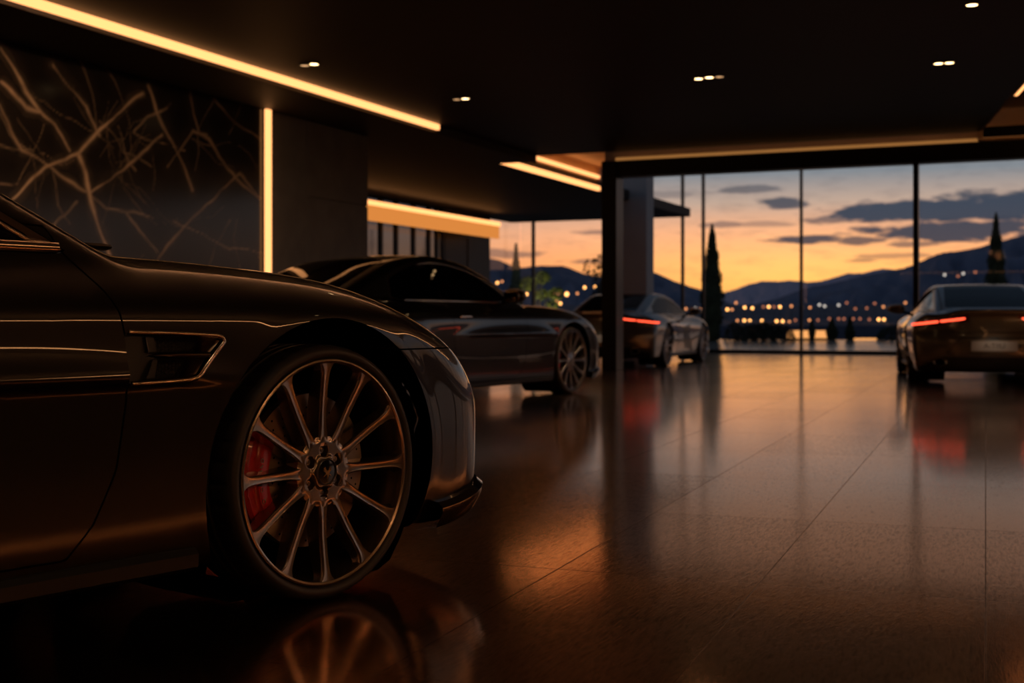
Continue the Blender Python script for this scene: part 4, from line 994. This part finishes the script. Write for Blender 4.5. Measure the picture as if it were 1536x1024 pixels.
# ---- fender vent of the near car
def fender_vent():
    sp = S1; root = empty('side_vent', (0, 0, 0), 0, car1)
    sy = lambda x, z: float(B1.surf_y(x, z, -1)[0])
    on = lambda x, z, d=0.: (x, sy(x, z)+d, z)
    def dense(pts, n=8):
        out = []
        for a, b in zip(pts[:-1], pts[1:]):
            for i in range(n): u = i/n; out.append((a[0]*(1-u)+b[0]*u, a[1]*(1-u)+b[1]*u))
        return out+[pts[-1]]
    fr = dense([(-.650, .742), (-.52, .739), (-.40, .732), (-.382, .727), (-.376, .716), (-.452, .638), (-.465, .629), (-.49, .6245), (-.56, .622), (-.650, .621)], 6)
    auto_smooth(MB().tube([on(x, z, -.002) for x, z in fr], .0062, 8).build('vent_frame', M['chrome'], root), 60)
    bl = dense([(-.60, .686), (-.50, .685), (-.42, .683)], 6); V = []; F = []
    for i, (x, z) in enumerate(bl):
        y = sy(x, z); w = min(1, i/5)
        for dy, dz in ((.03, .004), (-.004*w, .0035), (-.007*w, 0), (-.004*w, -.0045), (.03, -.008)): V.append((x, y+dy+.012*(1-w), z+dz*w))
    for i in range(len(bl)-1):
        for j in range(4): F.append((i*5+j, i*5+j+1, i*5+j+6, i*5+j+5))
    auto_smooth(mesh('vent_blade', V, F, M['chrome'], root), 40)
    for poly, sh in (([(-.603, .733), (-.41, .727), (-.388, .718), (-.418, .690), (-.596, .692)], (-.006, .002)), ([(-.615, .629), (-.585, .678), (-.432, .677), (-.466, .637), (-.492, .629)], (-.004, .002))):
        cx_ = sum(p[0] for p in poly)/len(poly)+sh[0]; cz_ = sum(p[1] for p in poly)/len(poly)+sh[1]
        op = dense(poly+[poly[0]], 5)[:-1]; n = len(op); V = []; F = []
        for f, d in ((1, .001), (.93, .006), (.72, .030), (.66, .050)):
            for x, z in op: V.append((cx_+(x-cx_)*f, sy(x, z)+d, cz_+(z-cz_)*f))
        for r in range(3):
            for i in range(n): F.append((r*n+i, r*n+(i+1) % n, (r+1)*n+(i+1) % n, (r+1)*n+i))
        auto_smooth(mesh('vent_scoop', V, F, M['dark_chrome'], root), 25)
    y0 = sy(-.5, .68)
    hb = MB(); hb.box((-.66, y0+.045, .61), (-.36, y0+.06, .75))
    for i in range(26):
        for j in range(12):
            x = -.63+.0105*i; z = .628+.0095*j+(.00475 if i % 2 else 0)
            hb.tube([(x+.0052*math.cos(u*PI/3), y0+.043, z+.0052*math.sin(u*PI/3)) for u in range(6)], .0008, 4, closed=True)
    hb.build('vent_mesh', M['plastic'], root)
    pl = [(-.652, .743), (-.575, .739), (-.565, .692), (-.60, .684), (-.565, .678), (-.58, .622), (-.652, .622)]; V = [on(x, z, .010) for x, z in pl]+[on(x, z, .05) for x, z in pl]; n = len(pl)
    mesh('vent_panel', V, [tuple(range(n))]+[(i, (i+1) % n, n+(i+1) % n, n+i) for i in range(n)], M['plastic'], root)
fender_vent()
V_, F_ = superell((-.545, -.60, .958), (.06, .07, .010), .7, .8, 20, 8); auto_smooth(mesh('wiper', V_, F_, M['plastic'], car1), 60)
# ------------------------------------------------------------------ outside: terrace, planting, lake, hills, town
tb = MB(); tb.add([(-45, YG+.05, -.5), (25, YG+.05, -.5), (25, 44, -.5), (-45, 44, -.5), (-45, YG+.05, -.06), (25, YG+.05, -.06), (25, 44, .10), (-45, 44, .10)], [(3,2,1,0),(4,5,6,7),(0,1,5,4),(1,2,6,5),(2,3,7,6),(3,0,4,7)])
tag(tb.build('terrace', M['deck']), **ST)
M['water'] = pbr('shore_meadow', (.075, .075, .105), .95, spec=0.0, noise=.3, nscale=.02)
M['hill'] = pbr('hill_slope', (.18, .19, .27), .9, spec=.1, noise=.45, nscale=.004)  # raised bluish albedo puts distance haze into the slope colour
M['hill_far'] = pbr('far_hill_slope', (.62, .50, .60), .9, spec=.1, noise=.15, nscale=.002)  # pale purple albedo puts thicker haze into the far ridge colour
M['ground'] = pbr('shore_ground', (.12, .12, .155), .9, spec=.1, noise=.5, nscale=.03)
tag(MB().box((-3500, 44.0, -3.2), (3500, 900, -3.0)).build('ground', M['water']), **ST)
def ridge(pts, D, mat, z0=-3, front=.55, rows=16, seed=0, rough=.10):
    rg = np.random.default_rng(seed); pts = sorted(pts); n = int(200*max(1, (pts[-1][0]-pts[0][0])/1000)); xs = np.linspace(pts[0][0], pts[-1][0], n); ys = np.interp(xs, [p[0] for p in pts], [p[1] for p in pts])
    k = np.convolve(np.pad(rg.normal(0, 1, n), 4, 'edge'), np.ones(9)/9, 'valid'); ys = np.convolve(np.pad(ys, 3, 'edge'), np.ones(7)/7, 'valid')+k*1.6+rg.normal(0, .25, n)
    V = []; F = []
    prof = [(0, 0)]+[((i/rows), (i/rows)**1.25) for i in range(1, rows)]+[(1, 1), (1.15, .75), (1.5, 0)]
    nz = rg.normal(0, 1, (len(prof), n))
    for _ in range(3): nz = (nz+np.roll(nz, 1, 1)+np.roll(nz, -1, 1)+np.roll(nz, 1, 0)*.5)/2.6
    for j, (u, v) in enumerate(prof):
        for i, (px, py) in enumerate(zip(xs, ys)):
            c = P(px, py, D); d = D*(front+(1-front)*u) if u <= 1 else D*u
            b = P(px, py, d); h = (c[2]-z0)*v; w = 0 if j in (0, rows) else rough*nz[j, i]*(c[2]-z0)*min(1, 4*v*(1-min(v, .98))+.1)
            V.append((b[0], b[1], z0+h+w))
    for j in range(len(prof)-1):
        for i in range(n-1): F.append((j*n+i, j*n+i+1, (j+1)*n+i+1, (j+1)*n+i))
    o = mesh('mountain', V, F, mat, smooth=True); tag(o, **ST); return o
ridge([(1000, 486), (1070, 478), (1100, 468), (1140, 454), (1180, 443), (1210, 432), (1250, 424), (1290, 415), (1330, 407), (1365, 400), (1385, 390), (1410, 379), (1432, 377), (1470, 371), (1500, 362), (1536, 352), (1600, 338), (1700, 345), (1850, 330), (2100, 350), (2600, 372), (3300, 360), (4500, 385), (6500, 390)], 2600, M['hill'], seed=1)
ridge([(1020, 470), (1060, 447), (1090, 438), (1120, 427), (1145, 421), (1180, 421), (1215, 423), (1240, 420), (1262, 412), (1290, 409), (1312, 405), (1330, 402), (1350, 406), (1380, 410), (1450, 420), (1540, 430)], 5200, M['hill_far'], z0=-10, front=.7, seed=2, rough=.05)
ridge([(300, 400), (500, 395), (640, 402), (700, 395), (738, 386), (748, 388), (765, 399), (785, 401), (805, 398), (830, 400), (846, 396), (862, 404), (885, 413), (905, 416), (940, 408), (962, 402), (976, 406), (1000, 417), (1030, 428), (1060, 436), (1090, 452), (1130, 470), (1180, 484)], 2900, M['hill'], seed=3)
def shore():
    xs = np.linspace(200, 2100, 120); V = []; F = []
    prof = [(840, -3.3), (880, -2.0), (960, 3), (1060, 9), (1300, 16), (1700, 10)]
    for d, z in prof:
        for px in xs: b = P(px, 480, d); V.append((b[0], b[1], z+(RNG.normal(0, .8) if z > -3 else 0)))
    n = len(xs)
    for j in range(len(prof)-1):
        for i in range(n-1): F.append((j*n+i, j*n+i+1, (j+1)*n+i+1, (j+1)*n+i))
    tag(mesh('ground', V, F, M['ground'], smooth=True), **ST)
shore()
def plant_root(name, label, cat, px, py_base, d, group=None):
    p = P(px, py_base, d); r = empty(name, (p[0], p[1], 0)); tag(r, label, cat, group); return r
def leaf_cloud(pts, size, seed):
    rg = np.random.default_rng(seed); V = []; F = []
    for p in pts:
        a = rg.normal(0, 1, 3); a /= np.linalg.norm(a); b = np.cross(a, rg.normal(0, 1, 3)); b /= np.linalg.norm(b)+1e-6; s = size*rg.uniform(.6, 1.3); k = len(V)
        V += [p-a*s, p+b*s*.35, p+a*s, p-b*s*.35]; F.append((k, k+1, k+2, k+3))
    return V, F
def cypress(label, px, d, top, hw, seed, name='cypress_tree', cat='tree', group=None, z0=.0):
    r = plant_root(name, label, cat, px, 480, d, group); H = CH+(HY-top)*d/FPX; W = hw*d/FPX; rg = np.random.default_rng(seed)
    pts = []
    for _ in range(int(2600+2200*H*W)):
        t = rg.beta(1.15, 1.25); rad = W*(np.sin(PI*min(1, .16+t*.84))**.75 if t < .4 else ((1-t)/.6)**.8)*(1+.12*math.sin(9*t*H+seed)); q = rad*math.sqrt(rg.uniform(.25, 1)); w = rg.uniform(0, 2*PI)
        pts.append(np.array([q*math.cos(w), q*math.sin(w), .06+t*(H-.06)]))
    V, F = leaf_cloud(pts, .055 if H > 2 else .04, seed); k0 = len(V); nr = 10
    for j in range(9):
        t = j/8; q = max(.004, .80*W*(np.sin(PI*min(1, .16+t*.84))**.75 if t < .4 else ((1-t)/.6)**.8))
        V += [np.array([q*math.cos(2*PI*i/nr), q*math.sin(2*PI*i/nr), .06+t*.97*(H-.06)]) for i in range(nr)]
    F += [(k0+j*nr+i, k0+j*nr+(i+1) % nr, k0+(j+1)*nr+(i+1) % nr, k0+(j+1)*nr+i) for j in range(8) for i in range(nr)]
    mesh('foliage', V, F, M['leaf'], r)
    MB().tube([(0, 0, 0), (0, 0, H*.5), (0, 0, H*.9)], [.05, .035, .01], 8).build('trunk', M['bark'], r, smooth=True)
    return r
cypress('tall slim cypress on the terrace beside the grey bronze coupe', 1068, 42, 336, 18, 1)
cypress('tall slim cypress rising behind the roof of the car at the right edge', 1494, 42, 319, 17, 2)
cypress('slim cypress behind the mirror of the second black coupe', 774, 44, 365, 11, 3)
for i, (px, hw, top, lb) in enumerate([(1218, 5, 479, 'first narrow dark shrub right of the glazing bar, between glowing panels'), (1248, 8.5, 477, 'wider upright dark shrub right of the second glowing panel'), (1275, 7, 475, 'upright dark shrub left of the long low glowing panel')]):
    cypress(lb, px, 42.5, top, hw, 10+i, 'upright_shrub', 'shrub', 'slim shrubs on the terrace')
def bush(name, label, cat, px, d, boxes, mat, size, n, seed, trunk=0):
    r = plant_root(name, label, cat, px, 480, d); rg = np.random.default_rng(seed); pts = []
    tot = sum(b[3]*b[4]*b[5] for b in boxes)
    for (x, y, z, a, b_, c_) in boxes:
        for _ in range(int(n*a*b_*c_/tot)):
            v = rg.normal(0, 1, 3); v /= np.linalg.norm(v); v *= rg.uniform(.6, 1)**.5; pts.append(np.array([x+v[0]*a, y+v[1]*b_, z+abs(v[2])*c_ if z < .1 else z+v[2]*c_]))
    V, F = leaf_cloud(pts, size, seed); mesh('foliage', V, F, mat, r)
    if trunk: 
        t = MB(); t.tube([(0, 0, 0), (.03, 0, trunk*.6), (0, .02, trunk)], [.05, .035, .02], 8)
        for (x, y, z, *_q) in boxes: t.tube([(.02, 0, trunk*.55), (x*.5, y*.5, (trunk+z)/2), (x, y, z)], [.025, .018, .008], 6)
        t.build('trunk', M['bark'], r, smooth=True)
    else: MB().tube([(0, 0, 0), (0, 0, .3)], [.04, .02], 6).build('stem', M['bark'], r)
bush('hedge', 'low dark clipped hedge along the terrace edge right of the cypress', 'hedge', 1135, 42, [(x, 0, 0, .42, .35, .70+.05*math.sin(5*x)) for x in np.arange(-.72, 1.2, .32)], M['leaf_d'], .05, 5200, 21)
bush('shrub', 'rounded dark shrub on the terrace just left of the car at the right edge', 'shrub', 1338, 42, [(0, 0, 0, .55, .45, .62), (.5, .1, 0, .45, .4, .5)], M['leaf_d'], .05, 1800, 22)
bush('young_tree', 'small yellow green leafy tree beyond the glazing above the second black coupe', 'tree', 808, 41, [(-.35, 0, 1.95, .28, .25, .24), (.12, 0, 2.15, .26, .25, .22), (.05, .1, 1.6, .22, .2, .18), (.62, 0, 1.62, .26, .24, .2), (.4, .2, 1.25, .18, .2, .16)], M['leaf_y'], .07, 1100, 23, trunk=1.4)
def uplight():  # spotlight added out of view to brighten the yellow green tree
    p = P(812, 480, 39.6); r = empty('garden_spotlight', (p[0], p[1], 0.02)); tag(r, 'small garden spotlight at the foot of the yellow green tree', 'garden light')
    MB().box((-.09, -.09, 0), (.09, .09, .05)).build('base', M['black_metal'], r); MB().tube([(0, 0, .05), (0, .02, .14), (0, .06, .20)], [.02, .05, .06], 12).build('head', M['black_metal'], r)
    l = bpy.data.lights.new('bulb', 'SPOT'); l.energy = 130; l.color = (1, .86, .45); l.spot_size = math.radians(75); l.spot_blend = .6; l.shadow_soft_size = .05
    lo = bpy.data.objects.new('bulb', l); link(lo, r); lo.location = (0, .09, .24); t = P(808, 480, 41)-p; lo.rotation_euler = Vector((t[0], t[1], 1.7)).to_track_quat('-Z', 'Y').to_euler()
uplight()
bush('feathery_tree', 'dark feathery tree just left of the tall black pillar', 'tree', 898, 38, [(-.2, 0, 2.35, .30, .3, .28), (.2, 0, 2.5, .3, .3, .3), (.05, 0, 1.9, .25, .3, .3), (0, 0, 1.2, .35, .3, .5)], M['leaf_d'], .055, 900, 24, trunk=2.0)
def glow(px0, px1, y0, y1, d, label):
    a, b = P(px0, y1, d), P(px1, y0, d); w = float(np.linalg.norm((b-a)[:2])); r = empty('garden_light', (*((a+b)/2)[:2], 0), YAW); tag(r, label, 'garden light', 'glowing terrace panels')
    zb = max(.03, a[2]); MB().box((-w/2, -.01, zb), (w/2, .06, b[2])).build('panel', M['garden'], r)
    MB().box((-w/2-.02, -.03, 0), (w/2+.02, .08, zb)).build('base', M['black_metal'], r)
glow(1181, 1200.5, 495.5, 507, 43.2, 'glowing terrace panel just left of the glazing bar'); glow(1203, 1216, 495.5, 507, 43.2, 'glowing terrace panel just right of the glazing bar')
glow(1222, 1240, 495.5, 507, 43.2, 'glowing terrace panel between the two dark shrubs'); glow(1281, 1315, 507, 513, 42.8, 'long low glowing terrace panel beside the rounded shrub')
def town_lamp(px, py, cls, D=900, r=None):
    p = P(px, py, D); q = empty('street_lamp', tuple(p)); k = ['bright orange lamp glowing in the town across the lake', 'dim orange lamp glowing in the town across the lake', 'pale white lamp glowing in the town across the lake', 'faint reddish lamp glowing in the town across the lake'][cls]
    tag(q, k, 'lamp', k.replace('lamp', 'lamps'))
    rr = (.95 if cls == 0 else .85)*D/900*(r or 1); V = []; F = []
    for j in range(7):
        for i in range(10): ph = -PI/2+PI*j/6; V.append((rr*math.cos(ph)*math.cos(i*PI/5), rr*math.cos(ph)*math.sin(i*PI/5), rr*math.sin(ph)))
    for j in range(6):
        for i in range(10): F.append((j*10+i, j*10+(i+1) % 10, (j+1)*10+(i+1) % 10, (j+1)*10+i))
    mesh('globe', V, F, M['town'][cls], q); MB().tube([(0, 0, -rr), (0, 0, -rr-(7 if py > 430 else 20))], .12, 5).build('post', M['black_metal'], q)
TL = [(1091,464,0),(1098,464,1),(1104,454,1),(1117,461,0),(1128.5,462,0),(1145,460,3),(1153,460,0),(1161,460,3),(1170,460,0),(1187,459,1),(1215,461,1),(1229,457,2),(1237,459,2),(1258,457.5,2),(1270,454,3),(1283,463,3),(1325,460,1),
      (1106,480.6,1),(1116.5,480.6,0),(1125,481,0),(1143,481,0),(1165,481.5,0),(1174,481.5,0),(1184,482.5,1),(1214,480,1),(1227,480,3),(1244,478,3),(1258,478,3),(1266,478,3),(1280,478,3),(1290,478,3),(1304,479,3),(1318,479,0),(1326,479,0),
      (1417,412,2),(1437,414,3),(1445,410,2),(1463,408,3),(1312,455,3),(1358,454,1),(1349,468,3),(1300,462,3),
      (746,424,0),(753,422,1),(790,441,0),(850,441,0),(877,431,0),(892,430,0),(805,439,1),(832,439,1),(838,440,1),(866,440,1),(835,452,1),(840.6,455,0),(1029,463,1),(1043,462,2),(1050,464,1),(1011,466,3),(1203,461,3),(1193,480,3)]
for t in TL: town_lamp(*t, r=1.5 if t[0] == 850 else None)
AIM = {4: ((-8.6, 9.4, 2.1), 480, 56), 5: ((-8.6, 11.3, 2.1), 300, 40)}
# downlights added out of view to brighten the near car, floor and marble wall
for i, (x, y) in enumerate([(-.6, 1.6), (.9, 3.4), (-3.4, 2.2), (2.2, 6.0), (-5.6, 6.2), (-2.2, 6.6)]):
    z = 3.66 if x > BX else ZC; r = empty('ceiling_downlight', (x, y, z-.012)); tag(r, ['downlight overhead in the ceiling bay at the near end of the aisle', 'downlight overhead to the right of the near car', 'downlight overhead above the near car door', 'downlight overhead right, near the coffer', 'downlight overhead beside the marble wall', 'downlight overhead in front of the near car'][i], 'ceiling light', 'ceiling downlights')
    n = 24; mesh('lens', [(.045*math.cos(2*PI*u/n), .045*math.sin(2*PI*u/n), .0035) for u in range(n)], [tuple(range(n-1, -1, -1))], M['downlight'], r)
    MB().tube([(.052*math.cos(2*PI*u/n), .052*math.sin(2*PI*u/n), .004) for u in range(n)], .008, 6, closed=True).build('trim_ring', M['black_metal'], r)
    l = bpy.data.lights.new('lamp', 'SPOT'); l.energy = [22, 18, 15, 25, 0, 0][i]; l.color = (1, .62, .36); l.spot_size = math.radians(80); l.spot_blend = .8; l.shadow_soft_size = .04
    lo = bpy.data.objects.new('lamp', l); link(lo, r); lo.location = (0, 0, -.01)
    if i in AIM:
        l.energy = AIM[i][1]; l.spot_size = math.radians(AIM[i][2]); lo.rotation_euler = (Vector(AIM[i][0])-Vector((x, y, z))).to_track_quat('-Z', 'Y').to_euler()
